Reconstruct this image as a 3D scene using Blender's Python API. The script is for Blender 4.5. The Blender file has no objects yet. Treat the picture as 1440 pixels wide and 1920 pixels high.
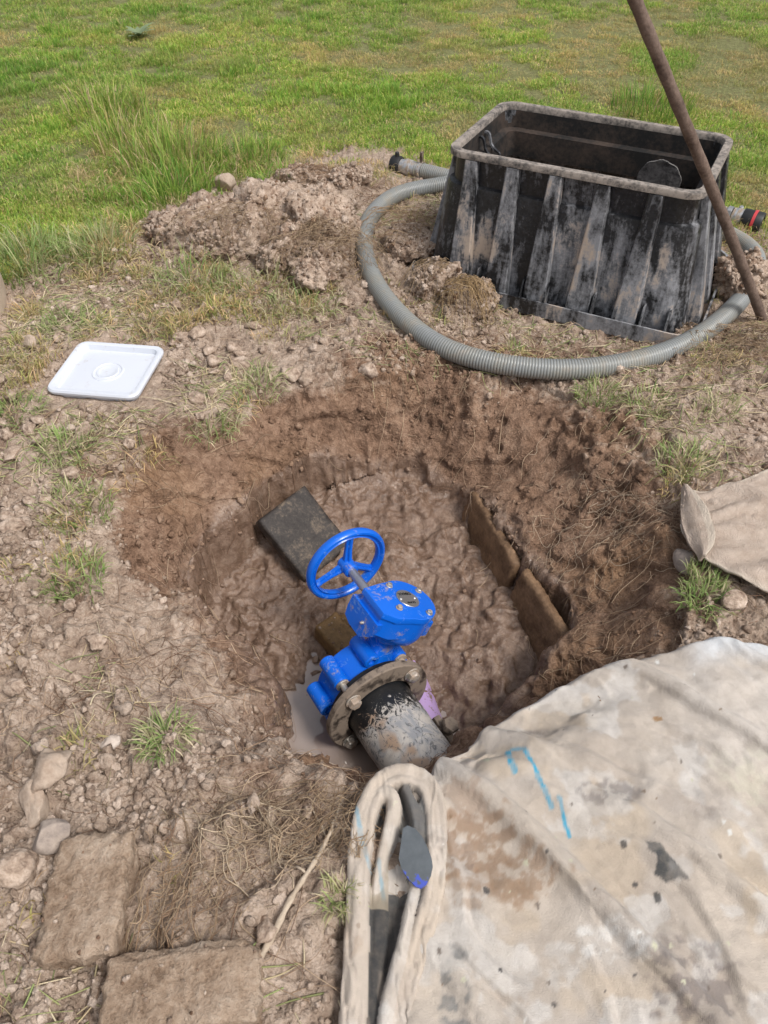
import bpy, bmesh, math, random
import numpy as np
from mathutils import Vector, Matrix

random.seed(7)
rng = np.random.default_rng(11)
R = math.radians
scn = bpy.context.scene
COL = scn.collection

# ------------------------------------------------------------------ camera
cam = bpy.data.cameras.new('camera')
cam.sensor_fit = 'VERTICAL'
cam.sensor_height = 36.0
cam.lens = 36.0 * 1450 / 1920
cam.clip_start = 0.02
cam.clip_end = 500
cam.dof.use_dof = True
cam.dof.focus_distance = 2.35
cam.dof.aperture_fstop = 8.0
camo = bpy.data.objects.new('camera', cam)
COL.objects.link(camo)
camo.location = (0, 0, 1.5)
camo.rotation_euler = (R(45), 0, 0)
scn.camera = camo

# ------------------------------------------------------------------ sky, sun, exposure
SUN_EL, SUN_AZ = 56, 128          # azimuth: degrees from +Y towards +X
w = bpy.data.worlds.new('World')
scn.world = w
w.use_nodes = True
nt = w.node_tree
sky = nt.nodes.new('ShaderNodeTexSky')
sky.sky_type = 'NISHITA'
sky.sun_disc = False
sky.sun_elevation = R(SUN_EL)
sky.sun_rotation = R(SUN_AZ)
sky.dust_density = 4.0
sky.air_density = 1.2
hsv = nt.nodes.new('ShaderNodeHueSaturation')
hsv.inputs['Saturation'].default_value = 0.3
nt.links.new(sky.outputs[0], hsv.inputs['Color'])
bg = nt.nodes['Background']
bg.inputs['Strength'].default_value = 0.09
nt.links.new(hsv.outputs[0], bg.inputs['Color'])
sun = bpy.data.lights.new('sun', 'SUN')
sun.energy = 1.5
sun.angle = R(15)
sun.color = (1.0, 0.96, 0.9)
suno = bpy.data.objects.new('sun', sun)
COL.objects.link(suno)
sd = Vector((math.sin(R(SUN_AZ)) * math.cos(R(SUN_EL)), math.cos(R(SUN_AZ)) * math.cos(R(SUN_EL)), math.sin(R(SUN_EL))))
suno.rotation_euler = sd.to_track_quat('Z', 'Y').to_euler()
suno.location = (2, 3, 6)
scn.view_settings.view_transform = 'Standard'
scn.view_settings.look = 'None'
scn.view_settings.gamma = 1.0
scn.view_settings.exposure = 0.68
scn.view_settings.use_curve_mapping = False
scn.cycles.use_denoising = True
scn.cycles.max_bounces = 6
scn.cycles.diffuse_bounces = 3
scn.cycles.transparent_max_bounces = 4

# ------------------------------------------------------------------ noise
def _h(ix, iy, iz, seed):
    n = (ix.astype(np.int64) * 374761393 + iy.astype(np.int64) * 668265263 + iz.astype(np.int64) * 2147483647 + seed * 1274126177) & 0xFFFFFFFF
    n = ((n ^ (n >> 13)) * 1274126177) & 0xFFFFFFFF
    n = ((n ^ (n >> 16)) * 2246822519) & 0xFFFFFFFF
    return ((n ^ (n >> 15)) & 0xFFFFFF) / float(0xFFFFFF)

def vn2(x, y, s=0):
    xi = np.floor(x); yi = np.floor(y)
    fx = x - xi; fy = y - yi
    fx = fx * fx * fx * (fx * (fx * 6 - 15) + 10); fy = fy * fy * fy * (fy * (fy * 6 - 15) + 10)
    z = np.zeros_like(xi)
    a = _h(xi, yi, z, s); b = _h(xi + 1, yi, z, s); c = _h(xi, yi + 1, z, s); d = _h(xi + 1, yi + 1, z, s)
    return (a + (b - a) * fx) * (1 - fy) + (c + (d - c) * fx) * fy

def fbm(x, y, o=4, s=0, g=0.5):
    r = 0; a = 1.0; t = 0
    for k in range(o):
        r = r + a * vn2(x * 2 ** k + 17.3 * k, y * 2 ** k - 9.1 * k, s + k); t += a; a *= g
    return r / t - 0.5                     # about -.5 .. .5

def vn3(p, s=0):
    i = np.floor(p); f = p - i; f = f * f * (3 - 2 * f)
    r = 0
    for dx in (0, 1):
        for dy in (0, 1):
            for dz in (0, 1):
                wgt = (f[:, 0] if dx else 1 - f[:, 0]) * (f[:, 1] if dy else 1 - f[:, 1]) * (f[:, 2] if dz else 1 - f[:, 2])
                r = r + wgt * _h(i[:, 0] + dx, i[:, 1] + dy, i[:, 2] + dz, s)
    return r

def fbm3(p, o=4, s=0, g=0.5):
    r = 0; a = 1.0; t = 0
    for k in range(o):
        r = r + a * vn3(p * 2 ** k + 13.7 * k, s + k); t += a; a *= g
    return r / t - 0.5

def worley(x, y, s=0, ret2=False):
    xi = np.floor(x); yi = np.floor(y)
    d1 = np.full(x.shape, 9.0); d2 = np.full(x.shape, 9.0); idv = np.zeros(x.shape)
    for dx in (-1, 0, 1):
        for dy in (-1, 0, 1):
            cx = xi + dx; cy = yi + dy; z = np.zeros_like(cx)
            px = cx + _h(cx, cy, z, s); py = cy + _h(cx, cy, z + 1, s)
            d = np.hypot(px - x, py - y)
            c = d < d1
            d2 = np.where(c, d1, np.minimum(d2, d)); d1 = np.where(c, d, d1)
            idv = np.where(c, _h(cx, cy, z + 2, s), idv)
    return (d1, d2, idv)

def sst(a, b, x):
    t = np.clip((x - a) / (b - a), 0, 1)
    return t * t * (3 - 2 * t)

def poly_dist(x, y, poly, closed=True):
    P = np.array(poly, float)[:, :2]; Q = np.roll(P, -1, 0)
    if not closed: P = P[:-1]; Q = Q[:-1]
    d = np.full(x.shape, 1e9)
    for (ax, ay), (bx, by) in zip(P, Q):
        ex, ey = bx - ax, by - ay
        t = np.clip(((x - ax) * ex + (y - ay) * ey) / (ex * ex + ey * ey), 0, 1)
        d = np.minimum(d, np.hypot(x - ax - t * ex, y - ay - t * ey))
    return d

def in_poly(x, y, poly):
    P = np.array(poly, float)[:, :2]; Q = np.roll(P, -1, 0)
    r = np.zeros(x.shape, bool)
    for (ax, ay), (bx, by) in zip(P, Q):
        c = ((ay > y) != (by > y)) & (x < (bx - ax) * (y - ay) / (by - ay + 1e-12) + ax)
        r ^= c
    return r

def chaikin(pts, n=2, closed=True):
    P = np.array(pts, float)
    for _ in range(n):
        Q = np.roll(P, -1, 0) if closed else P[1:]
        A = P if closed else P[:-1]
        N = np.empty((len(A) * 2, P.shape[1])); N[0::2] = .75 * A + .25 * Q; N[1::2] = .25 * A + .75 * Q
        if not closed: N = np.vstack([P[:1], N, P[-1:]])
        P = N
    return P

def resample(pts, n):
    P = np.array(pts, float); L = np.r_[0, np.cumsum(np.linalg.norm(np.diff(P, axis=0), axis=1))]
    t = np.linspace(0, L[-1], n)
    return np.stack([np.interp(t, L, P[:, k]) for k in range(P.shape[1])], 1)

# ------------------------------------------------------------------ mesh helpers
def mesh_np(name, V, F, smooth=True):
    V = np.ascontiguousarray(V, np.float32); F = np.ascontiguousarray(F, np.int32)
    k = F.shape[1]
    me = bpy.data.meshes.new(name)
    me.vertices.add(len(V)); me.vertices.foreach_set('co', V.ravel())
    me.loops.add(F.size); me.loops.foreach_set('vertex_index', F.ravel())
    me.polygons.add(len(F))
    me.polygons.foreach_set('loop_start', np.arange(0, F.size, k, dtype=np.int32))
    me.update(calc_edges=True)
    if smooth: me.polygons.foreach_set('use_smooth', np.ones(len(F), bool))
    return me

def grid_faces(nx, ny):
    i = np.arange(nx * ny).reshape(ny, nx)
    return np.stack([i[:-1, :-1], i[:-1, 1:], i[1:, 1:], i[1:, :-1]], -1).reshape(-1, 4)

def attr(me, name, vals):
    vals = np.asarray(vals, np.float32)
    if vals.ndim == 1:
        a = me.attributes.new(name, 'FLOAT', 'POINT'); a.data.foreach_set('value', vals)
    else:
        if vals.shape[1] == 3: vals = np.c_[vals, np.ones(len(vals), np.float32)]
        a = me.attributes.new(name, 'FLOAT_COLOR', 'POINT'); a.data.foreach_set('color', np.ascontiguousarray(vals).ravel())

def link(name, me, mat=None, parent=None):
    o = bpy.data.objects.new(name, me)
    if mat is not None and me is not None and not me.materials: me.materials.append(mat)
    COL.objects.link(o)
    if parent is not None: o.parent = parent
    return o

def tag(o, label=None, cat=None, group=None, kind=None):
    if label: o['label'] = label
    if cat: o['category'] = cat
    if group: o['group'] = group
    if kind: o['kind'] = kind
    return o

def thing(name, label, cat, loc=(0, 0, 0), rot=None, group=None):
    o = bpy.data.objects.new(name, None); COL.objects.link(o)
    o.empty_display_size = 0.1
    o.location = loc
    if rot is not None: o.rotation_euler = rot
    return tag(o, label, cat, group)

def bm_mesh(bm, name, angle=35):
    bmesh.ops.recalc_face_normals(bm, faces=bm.faces)
    me = bpy.data.meshes.new(name); bm.to_mesh(me); bm.free()
    me.polygons.foreach_set('use_smooth', np.ones(len(me.polygons), bool))
    me.set_sharp_from_angle(angle=R(angle))
    return me

def bm_lathe(bm, prof, n=48, axis='Z', close=True, M=None):
    """prof: list of (r, h); closed ring profile if close"""
    rings = []
    for r, h in prof:
        ring = []
        for k in range(n):
            a = 2 * math.pi * k / n
            c, s = r * math.cos(a), r * math.sin(a)
            p = (c, s, h) if axis == 'Z' else (h, c, s)
            p = Vector(p)
            if M is not None: p = M @ p
            ring.append(bm.verts.new(p))
        rings.append(ring)
    m = len(rings)
    for i in range(m if close else m - 1):
        a, b = rings[i], rings[(i + 1) % m]
        for k in range(n):
            bm.faces.new((a[k], a[(k + 1) % n], b[(k + 1) % n], b[k]))
    return rings

def bm_cyl(bm, r1, r2, h0, h1, n=32, axis='Z', M=None, bev=0.0):
    prof = [(r1, h0), (r2, h1)]
    if bev: prof = [(max(r1 - bev, 1e-4), h0), (r1, h0 + bev), (r2, h1 - bev), (max(r2 - bev, 1e-4), h1)]
    rings = bm_lathe(bm, prof, n, axis, False, M)
    bm.faces.new(rings[0]); bm.faces.new(rings[-1])

def bm_prism(bm, pts, z0, z1, M=None, inset=0.0, bev=0.0):
    """extrude 2D outline between z0 and z1 with an optional bevelled top"""
    P = np.array(pts, float); c = P.mean(0)
    lv = [(z0, 1 - inset), (z1, 1.0)]
    if bev:
        sc = 1 - bev / np.abs(P - c).max()
        lv = [(z0, 1 - inset), (z1 - bev, 1.0), (z1 - bev * .3, 1 - (1 - sc) * .3), (z1, sc)]
    rings = []
    for z, s in lv:
        ring = []
        for p in P:
            q = c + (p - c) * s; v = Vector((q[0], q[1], z))
            if M is not None: v = M @ v
            ring.append(bm.verts.new(v))
        rings.append(ring)
    n = len(P)
    for a, b in zip(rings[:-1], rings[1:]):
        for k in range(n): bm.faces.new((a[k], a[(k + 1) % n], b[(k + 1) % n], b[k]))
    bm.faces.new(rings[0]); bm.faces.new(rings[-1])

def bm_box(bm, lo, hi, M=None, bev=0.0):
    r = bmesh.ops.create_cube(bm, size=1.0)
    vs = r['verts']
    lo = Vector(lo); hi = Vector(hi)
    for v in vs:
        v.co = Vector(((lo.x + hi.x) / 2 + v.co.x * (hi.x - lo.x), (lo.y + hi.y) / 2 + v.co.y * (hi.y - lo.y), (lo.z + hi.z) / 2 + v.co.z * (hi.z - lo.z)))
        if M is not None: v.co = M @ v.co
    if bev:
        es = list({e for v in vs for e in v.link_edges})
        bmesh.ops.bevel(bm, geom=es, offset=bev, segments=2, affect='EDGES', profile=0.7)

def frames(P):
    P = np.asarray(P, float); T = np.gradient(P, axis=0); T /= np.linalg.norm(T, axis=1)[:, None] + 1e-12
    N = np.zeros_like(P); u = np.array([0, 0, 1.0])
    if abs(T[0] @ u) > .9: u = np.array([1.0, 0, 0])
    n = u - T[0] * (u @ T[0]); n /= np.linalg.norm(n)
    for i in range(len(P)):
        n = n - T[i] * (n @ T[i]); n /= np.linalg.norm(n) + 1e-12; N[i] = n
    return T, N, np.cross(T, N)

def sweep_np(P, rad, seg=8):
    P = np.asarray(P, float); T, N, B = frames(P)
    rad = np.broadcast_to(np.asarray(rad, float), (len(P),))
    a = np.linspace(0, 2 * np.pi, seg, endpoint=False)
    V = P[:, None] + rad[:, None, None] * (np.cos(a)[None, :, None] * N[:, None] + np.sin(a)[None, :, None] * B[:, None])
    i = np.arange(len(P) * seg).reshape(len(P), seg); j = np.roll(i, -1, 1)
    F = np.stack([i[:-1], j[:-1], j[1:], i[1:]], -1).reshape(-1, 4)
    return V.reshape(-1, 3), F

def sweep_capped(name, P, rad, seg=10):
    V, F = sweep_np(P, rad, seg)
    me = mesh_np(name, V, F)
    bm = bmesh.new(); bm.from_mesh(me)
    bm.verts.ensure_lookup_table(); n = len(V)
    bm.faces.new([bm.verts[k] for k in range(seg)]); bm.faces.new([bm.verts[k] for k in range(n - seg, n)])
    bpy.data.meshes.remove(me)
    return bm_mesh(bm, name, 50)

def ico_np(sub):
    bm = bmesh.new(); bmesh.ops.create_icosphere(bm, subdivisions=sub, radius=1.0)
    V = np.array([v.co[:] for v in bm.verts]); F = np.array([[v.index for v in f.verts] for f in bm.faces]); bm.free()
    return V, F
ICO = {k: ico_np(k) for k in (1, 2, 3, 4, 5)}

def rock(name, dims, sub=4, seed=0, rough=0.35, fine=0.08, cuts=0, freq=1.2):
    V, F = ICO[sub]; V = V.copy()
    r_ = np.random.default_rng(seed)
    for k in range(cuts):                       # flat chipped facets
        n = r_.normal(size=3); n /= np.linalg.norm(n); d = V @ n; lim = r_.uniform(.5, .8)
        V = V - np.maximum(d - lim, 0)[:, None] * n * .92
    U, _ = ICO[sub]
    f = 1 + rough * 2 * fbm3(U * freq + seed * 3.1, 3, seed) + fine * 2 * fbm3(U * freq * 5 + seed, 4, seed + 9)
    V = V * f[:, None] * np.array(dims)
    return mesh_np(name, V, F)

# ------------------------------------------------------------------ material helpers
class N:
    def __init__(s, name):
        s.m = bpy.data.materials.new(name); s.m.use_nodes = True; s.t = s.m.node_tree; s.n = s.t.nodes
        s.p = s.n['Principled BSDF']; s.out = s.n['Material Output']
    def new(s, typ, **kw):
        x = s.n.new(typ)
        for k, v in kw.items(): setattr(x, k, v)
        return x
    def L(s, a, b): s.t.links.new(a, b)
    def put(s, sock, v):
        if hasattr(v, 'is_linked') or hasattr(v, 'links'): s.L(v, sock)
        else: sock.default_value = v
    def coord(s, kind='Object', scale=None):
        c = s.new('ShaderNodeTexCoord').outputs[kind]
        if scale is None: return c
        mp = s.new('ShaderNodeMapping'); mp.inputs['Scale'].default_value = scale; s.L(c, mp.inputs['Vector']); return mp.outputs[0]
    def noise(s, scale, detail=4, rough=.55, vec=None, dist=0.0):
        x = s.new('ShaderNodeTexNoise'); x.inputs['Scale'].default_value = scale; x.inputs['Detail'].default_value = detail
        x.inputs['Roughness'].default_value = rough; x.inputs['Distortion'].default_value = dist
        if vec is not None: s.L(vec, x.inputs['Vector'])
        return x.outputs['Fac']
    def voro(s, scale, vec=None, feature='F1', rand=1.0):
        x = s.new('ShaderNodeTexVoronoi', feature=feature); x.inputs['Scale'].default_value = scale; x.inputs['Randomness'].default_value = rand
        if vec is not None: s.L(vec, x.inputs['Vector'])
        return x.outputs['Distance']
    def ramp(s, fac, stops, interp='LINEAR'):
        x = s.new('ShaderNodeValToRGB'); e = x.color_ramp.elements; x.color_ramp.interpolation = interp
        while len(e) < len(stops): e.new(0.5)
        for k, (p, c) in enumerate(stops):
            e[k].position = p
            e[k].color = (c, c, c, 1) if isinstance(c, (int, float)) else (*c, 1)
        s.L(fac, x.inputs['Fac']); return x.outputs['Color']
    def mix(s, fac, a, b, mode='MIX'):
        x = s.new('ShaderNodeMix', data_type='RGBA', blend_type=mode)
        s.put(x.inputs[0], fac)
        for sock, v in ((x.inputs[6], a), (x.inputs[7], b)):
            if isinstance(v, tuple): sock.default_value = (*v[:3], 1)
            else: s.L(v, sock)
        return x.outputs[2]
    def math(s, op, a, b=0.0, c=None, clamp=False):
        x = s.new('ShaderNodeMath', operation=op, use_clamp=clamp)
        s.put(x.inputs[0], a); s.put(x.inputs[1], b)
        if c is not None: s.put(x.inputs[2], c)
        return x.outputs[0]
    def attr(s, name, kind='GEOMETRY', out='Fac'):
        x = s.new('ShaderNodeAttribute', attribute_name=name, attribute_type=kind); return x.outputs[out]
    def bump(s, h, strength=.5, dist=.01, prev=None):
        x = s.new('ShaderNodeBump'); x.inputs['Strength'].default_value = strength; x.inputs['Distance'].default_value = dist
        s.L(h, x.inputs['Height'])
        if prev is not None: s.L(prev, x.inputs['Normal'])
        return x.outputs[0]
    def fin(s, col=None, rough=None, nrm=None, metal=None, spec=None):
        if col is not None:
            if isinstance(col, tuple): s.p.inputs['Base Color'].default_value = (*col, 1)
            else: s.L(col, s.p.inputs['Base Color'])
        if rough is not None: s.put(s.p.inputs['Roughness'], rough)
        if nrm is not None: s.L(nrm, s.p.inputs['Normal'])
        if metal is not None: s.p.inputs['Metallic'].default_value = metal
        if spec is not None: s.put(s.p.inputs['Specular IOR Level'], spec)
        return s.m

DRY = [(.33, (.14, .09, .065)), (.5, (.41, .312, .243)), (.66, (.66, .535, .445))]
WET = [(.34, (.085, .047, .030)), (.5, (.262, .163, .110)), (.66, (.45, .312, .222))]
MUD = [(.3, (.085, .049, .031)), (.5, (.195, .126, .089)), (.7, (.34, .248, .19))]

def soil_mat(name, inst=False):
    s = N(name)
    kind = 'INSTANCER' if inst else 'GEOMETRY'
    co = s.coord('Object') if not inst else s.new('ShaderNodeNewGeometry').outputs['Position']
    dry = s.attr('dry', kind); mud = s.attr('mud', kind)
    n1 = s.noise(7, 6, .6, co); n2 = s.noise(38, 6, .65, co); n3 = s.noise(210, 4, .6, co)
    big = s.noise(2.2, 3, .5, co)
    t = s.math('ADD', dry, s.math('MULTIPLY', s.math('SUBTRACT', n1, .5), 1.1))
    t = s.math('ADD', t, s.math('MULTIPLY', s.math('SUBTRACT', n2, .5), .55))
    m = s.ramp(t, [(.3, 0.0), (.7, 1.0)], 'EASE')
    mixn = s.math('ADD', s.math('MULTIPLY', n2, .6), s.math('MULTIPLY', n1, .4))
    mixn = s.math('ADD', s.math('MULTIPLY', mixn, .75), s.math('MULTIPLY', n3, .25))
    if inst:
        tint = s.attr('tint', kind)
        mixn = s.math('ADD', mixn, s.math('MULTIPLY', s.math('MULTIPLY', s.math('SUBTRACT', tint, .35), 1.0), .2))
    cd = s.ramp(mixn, DRY); cw = s.ramp(mixn, WET); cm = s.ramp(s.math('ADD', mixn, s.math('MULTIPLY', s.math('SUBTRACT', s.noise(16, 5, .65, co, 1.0), .5), .55)), MUD)
    org = s.ramp(big, [(.52, 0.0), (.68, 1.0)])
    cw = s.mix(s.math('MULTIPLY', org, .55), cw, s.ramp(mixn, [(.3, (.2, .11, .06)), (.7, (.40, .25, .14))]))
    col = s.mix(m, cw, cd)
    mm = s.math('MULTIPLY_ADD', s.math('SUBTRACT', n1, .5), 1.2, mud, clamp=True)
    mm = s.ramp(mm, [(.35, 0.0), (.65, 1.0)])
    col = s.mix(mm, col, cm)
    if not inst:
        turf = s.attr('turf')
        tf = s.ramp(s.math('ADD', turf, s.math('MULTIPLY', s.math('SUBTRACT', n2, .5), .7)), [(.35, 0.0), (.75, 1.0)])
        col = s.mix(s.math('MULTIPLY', tf, .85), col, s.ramp(n2, [(.3, (.12, .105, .05)), (.55, (.17, .2, .06)), (.75, (.3, .27, .13))]))
    grit = s.ramp(s.voro(260, co), [(.0, 1.0), (.22, 0.0)])
    gm = s.math('MULTIPLY', grit, s.ramp(s.noise(60, 2, .5, co), [(.55, 0.0), (.75, .55)]))
    col = s.mix(gm, col, (.5, .42, .35))
    wetness = s.ramp(s.noise(9, 3, .5, co), [(.38, .12), (.62, .5)])
    rough = s.mix(mm, s.mix(m, (.72, .72, .72), (.95, .95, .95)), wetness)
    h = s.math('ADD', s.math('MULTIPLY', n2, 1.0), s.math('MULTIPLY', n3, .6))
    h = s.math('ADD', h, s.math('MULTIPLY', s.voro(95, co), .35))
    nb = s.bump(h, .9, .013)
    s.L(s.math('SUBTRACT', .9, s.math('MULTIPLY', mm, .45)), nb.node.inputs['Strength'])
    spec = s.mix(mm, (.18, .18, .18), (.5, .5, .5))
    return s.fin(col, rough, nb, spec=spec)

M_SOIL = soil_mat('soil')
M_CRUMB = soil_mat('soil_crumb', True)

def simple_soil(name, dryv, mudv=0.0, fib=0.0):
    """soil for clods: object coordinates, fixed dryness"""
    s = N(name); co = s.coord('Object')
    n1 = s.noise(14, 5, .6, co); n2 = s.noise(60, 6, .65, co); n3 = s.noise(260, 3, .6, co)
    mixn = s.math('ADD', s.math('MULTIPLY', n2, .5), s.math('MULTIPLY', n1, .35))
    mixn = s.math('ADD', mixn, s.math('MULTIPLY', n3, .15))
    t = s.math('ADD', s.math('MULTIPLY', s.math('SUBTRACT', n1, .5), 1.6), dryv)
    col = s.mix(s.ramp(t, [(.3, 0.0), (.7, 1.0)]), s.ramp(mixn, WET), s.ramp(mixn, DRY))
    h = s.math('ADD', n2, s.math('MULTIPLY', n3, .5))
    h = s.math('ADD', h, s.math('MULTIPLY', s.voro(110, co), .4))
    return s.fin(col, .95, s.bump(h, .8, .006), spec=.15)
M_CLOD = simple_soil('clod_soil', .85)
M_SOD = simple_soil('sod_soil', .72)

def stone_mat(name, a, b, rough=.85):
    s = N(name); co = s.coord('Object')
    n1 = s.noise(16, 5, .6, co); n2 = s.noise(90, 5, .6, co)
    col = s.ramp(s.math('ADD', s.math('MULTIPLY', n1, .6), s.math('MULTIPLY', n2, .4)), [(.33, a), (.66, b)])
    return s.fin(col, rough, s.bump(s.math('ADD', n2, n1), .45, .008), spec=.25)
M_STONE = stone_mat('stone_tan', (.3, .22, .165), (.52, .42, .34))
M_STONE_G = stone_mat('stone_grey', (.2, .165, .15), (.46, .38, .32))
M_STONE_W = stone_mat('stone_white', (.45, .36, .3), (.68, .6, .54))
M_BRICK = None
M_BRICK_W = stone_mat('wet_brick', (.1, .058, .022), (.27, .165, .075), .5)
M_SLAB = stone_mat('stained_slab', (.075, .042, .024), (.29, .182, .108), .6)

def brick_mat():
    s = N('muddy_brick'); co = s.coord('Object')
    n1 = s.noise(12, 6, .62, co); n2 = s.noise(55, 6, .7, co); n3 = s.noise(200, 4, .65, co)
    a = s.math('ADD', s.math('MULTIPLY', n1, .45), s.math('ADD', s.math('MULTIPLY', n2, .35), s.math('MULTIPLY', n3, .2)))
    col = s.ramp(a, [(.36, (.17, .108, .07)), (.47, (.34, .245, .175)), (.56, (.46, .35, .265)), (.66, (.58, .47, .375))])
    g = s.ramp(s.voro(170, co), [(.0, 1.0), (.25, 0.0)])
    col = s.mix(s.math('MULTIPLY', g, s.ramp(n1, [(.5, 0.0), (.65, .6)])), col, (.56, .46, .36))
    h = s.math('ADD', s.math('MULTIPLY', n1, 1.5), s.math('ADD', n2, s.math('MULTIPLY', n3, .5)))
    return s.fin(col, .95, s.bump(h, 1.0, .010), spec=.15)
M_BRICK = brick_mat()

def tile_mat():
    s = N('dark_paver'); co = s.coord('Object')
    n = s.noise(22, 7, .68, co); f = s.noise(150, 4, .6, co)
    col = s.ramp(s.math('ADD', s.math('MULTIPLY', n, .7), s.math('MULTIPLY', f, .3)), [(.36, (.022, .018, .017)), (.52, (.05, .042, .038)), (.68, (.19, .145, .105))])
    return s.fin(col, .6, s.bump(f, .4, .004), spec=.3)
M_TILE = tile_mat()

def paint_blue():
    s = N('blue_enamel'); co = s.coord('Object')
    n = s.noise(14, 6, .7, co, 1.2); n2 = s.noise(60, 5, .7, co, .6)
    m = s.math('MULTIPLY', s.ramp(n, [(.56, 0.0), (.66, 1.0)]), s.ramp(n2, [(.48, 0.0), (.6, .6)]))
    dm = s.math('MULTIPLY', s.ramp(s.noise(9, 6, .75, co, .5), [(.565, 0.0), (.63, 1.0)]), s.ramp(s.noise(70, 4, .7, co), [(.44, 0.0), (.56, .8)]))
    col = s.mix(m, (.004, .128, .66), (.26, .42, .62)); col = s.mix(dm, col, (.36, .29, .235))
    rough = s.mix(s.math('MAXIMUM', m, dm), (.24, .24, .24), (.75, .75, .75))
    return s.fin(col, rough, s.bump(s.noise(160, 3, .5, co), .14, .002), spec=.5)
M_BLUE = paint_blue()

def metal(name, c, rough, dirt=None, amt=.5):
    s = N(name); co = s.coord('Object')
    n = s.noise(25, 6, .65, co); n2 = s.noise(140, 4, .6, co)
    col = s.mix(s.math('MULTIPLY', s.ramp(n2, [(.4, 0.0), (.75, 1.0)]), .4), c, tuple(v * .6 for v in c))
    if dirt is not None:
        m = s.ramp(n, [(.5 - amt * .3, 0.0), (.62 - amt * .3, 1.0)])
        col = s.mix(m, col, dirt)
        mm = s.math('SUBTRACT', .9, s.math('MULTIPLY', m, .9)); s.L(mm, s.p.inputs['Metallic'])
        s.L(s.mix(m, (rough,) * 3, (.85,) * 3), s.p.inputs['Roughness'])
    else:
        s.p.inputs['Metallic'].default_value = .9; s.p.inputs['Roughness'].default_value = rough
    s.L(col, s.p.inputs['Base Color'])
    s.L(s.bump(s.math('ADD', n2, n), .25, .003), s.p.inputs['Normal'])
    return s.m
M_STEEL = metal('galvanised_steel', (.6, .6, .6), .35)
M_BOLT = metal('zinc_bolt', (.6, .58, .54), .4, (.36, .28, .22), .25)
M_FLANGE = metal('muddy_flange_steel', (.15, .12, .10), .5, (.235, .185, .145), .35)
M_PLATE = metal('aluminium_plate', (.62, .62, .64), .32)
M_ALU = metal('aluminium_coupling', (.6, .61, .63), .38, (.3, .24, .19), .2)
M_ROD = stone_mat('rusty_rod', (.07, .046, .037), (.21, .152, .122), .75)

def plain(name, c, rough=.5, spec=.5):
    s = N(name); co = s.coord('Object'); n = s.noise(40, 5, .6, co)
    col = s.mix(s.math('MULTIPLY', n, .5), c, tuple(v * .55 for v in c))
    return s.fin(col, rough, s.bump(n, .1, .003), spec=spec)
M_BLACK = plain('black_rubber', (.018, .018, .02), .5)
M_RED = plain('red_band', (.62, .06, .07), .5)
M_INK = plain('black_print', (.01, .01, .01), .6)

def pipe_mat():
    s = N('muddy_black_pipe'); co = s.coord('Object')
    n = s.noise(9, 6, .7, co, 2.2); n2 = s.noise(24, 6, .72, co, 3.5); g = s.noise(5, 3, .5, co)
    x = s.new('ShaderNodeSeparateXYZ'); s.L(co, x.inputs[0])
    cov = s.math('ADD', n2, s.math('MULTIPLY', s.math('SUBTRACT', x.outputs['X'], .07), 3.2, clamp=False))
    m = s.ramp(cov, [(.47, 0.0), (.53, 1.0)])
    pale = s.mix(s.ramp(n, [(.45, 0.0), (.6, 1.0)]), (.46, .425, .39), (.26, .265, .28))
    pale = s.mix(s.ramp(g, [(.6, 0.0), (.63, 1.0)]), pale, (.33, .235, .17))
    dk = s.ramp(s.noise(40, 5, .7, co, 2.0), [(.56, 0.0), (.6, 1.0)])
    col = s.mix(m, (.012, .013, .015), s.mix(s.math('MULTIPLY', dk, .7), pale, (.07, .075, .085)))
    return s.fin(col, s.mix(m, (.3,) * 3, (.6,) * 3), s.bump(s.math('ADD', m, n2), .25, .004))
M_PIPE = pipe_mat()

def lilac():
    s = N('lilac_pipe'); co = s.coord('Object'); n = s.noise(26, 6, .7, co)
    m = s.ramp(n, [(.54, 0.0), (.6, 1.0)])
    return s.fin(s.mix(m, (.44, .30, .56), (.2, .135, .1)), .45, s.bump(m, .2, .004))
M_LILAC = lilac()

def box_plastic(name, off):
    s = N(name); co = s.coord('Object')
    st = s.coord('Object', (9, 9, 2.0)); st2 = s.coord('Object', (34, 34, 5))
    n = s.noise(1.0, 7, .68, st, .7); n2 = s.noise(1.0, 6, .65, st2, .4); n3 = s.noise(70, 5, .7, co); big = s.noise(3.5, 4, .6, co)
    a = s.math('ADD', s.math('MULTIPLY', n, .5), s.math('MULTIPLY', n2, .3)); a = s.math('ADD', a, s.math('MULTIPLY', n3, .2))
    a = s.math('ADD', a, s.math('MULTIPLY_ADD', s.math('SUBTRACT', big, .5), .45, off))
    grey = s.ramp(a, [(.48, 0.0), (.60, .8)])
    clay = s.ramp(s.math('ADD', a, s.math('MULTIPLY', s.math('SUBTRACT', s.noise(5, 3, .5, co), .5), .5)), [(.6, 0.0), (.68, 1.0)])
    base = s.mix(s.ramp(n3, [(.4, 0.0), (.7, 1.0)]), (.010, .0105, .012), (.03, .031, .036))
    col = s.mix(grey, base, (.34, .345, .37)); col = s.mix(s.math('MULTIPLY', clay, .9), col, (.47, .375, .30))
    spk = s.ramp(s.voro(120, co), [(.0, 1.0), (.18, 0.0)])
    col = s.mix(s.math('MULTIPLY', spk, s.ramp(s.noise(22, 3, .5, co), [(.5, 0.0), (.7, .8)])), col, (.42, .36, .31))
    # upward-facing ledges catch dried soil
    rough = s.mix(grey, (.38,) * 3, (.85,) * 3)
    return s.fin(col, rough, s.bump(s.math('ADD', n3, s.math('MULTIPLY', n2, .6)), .35, .004))
M_BOX = box_plastic('black_plastic_clay', -.02)
M_RIB = box_plastic('clay_smeared_ribs', .045)

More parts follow.
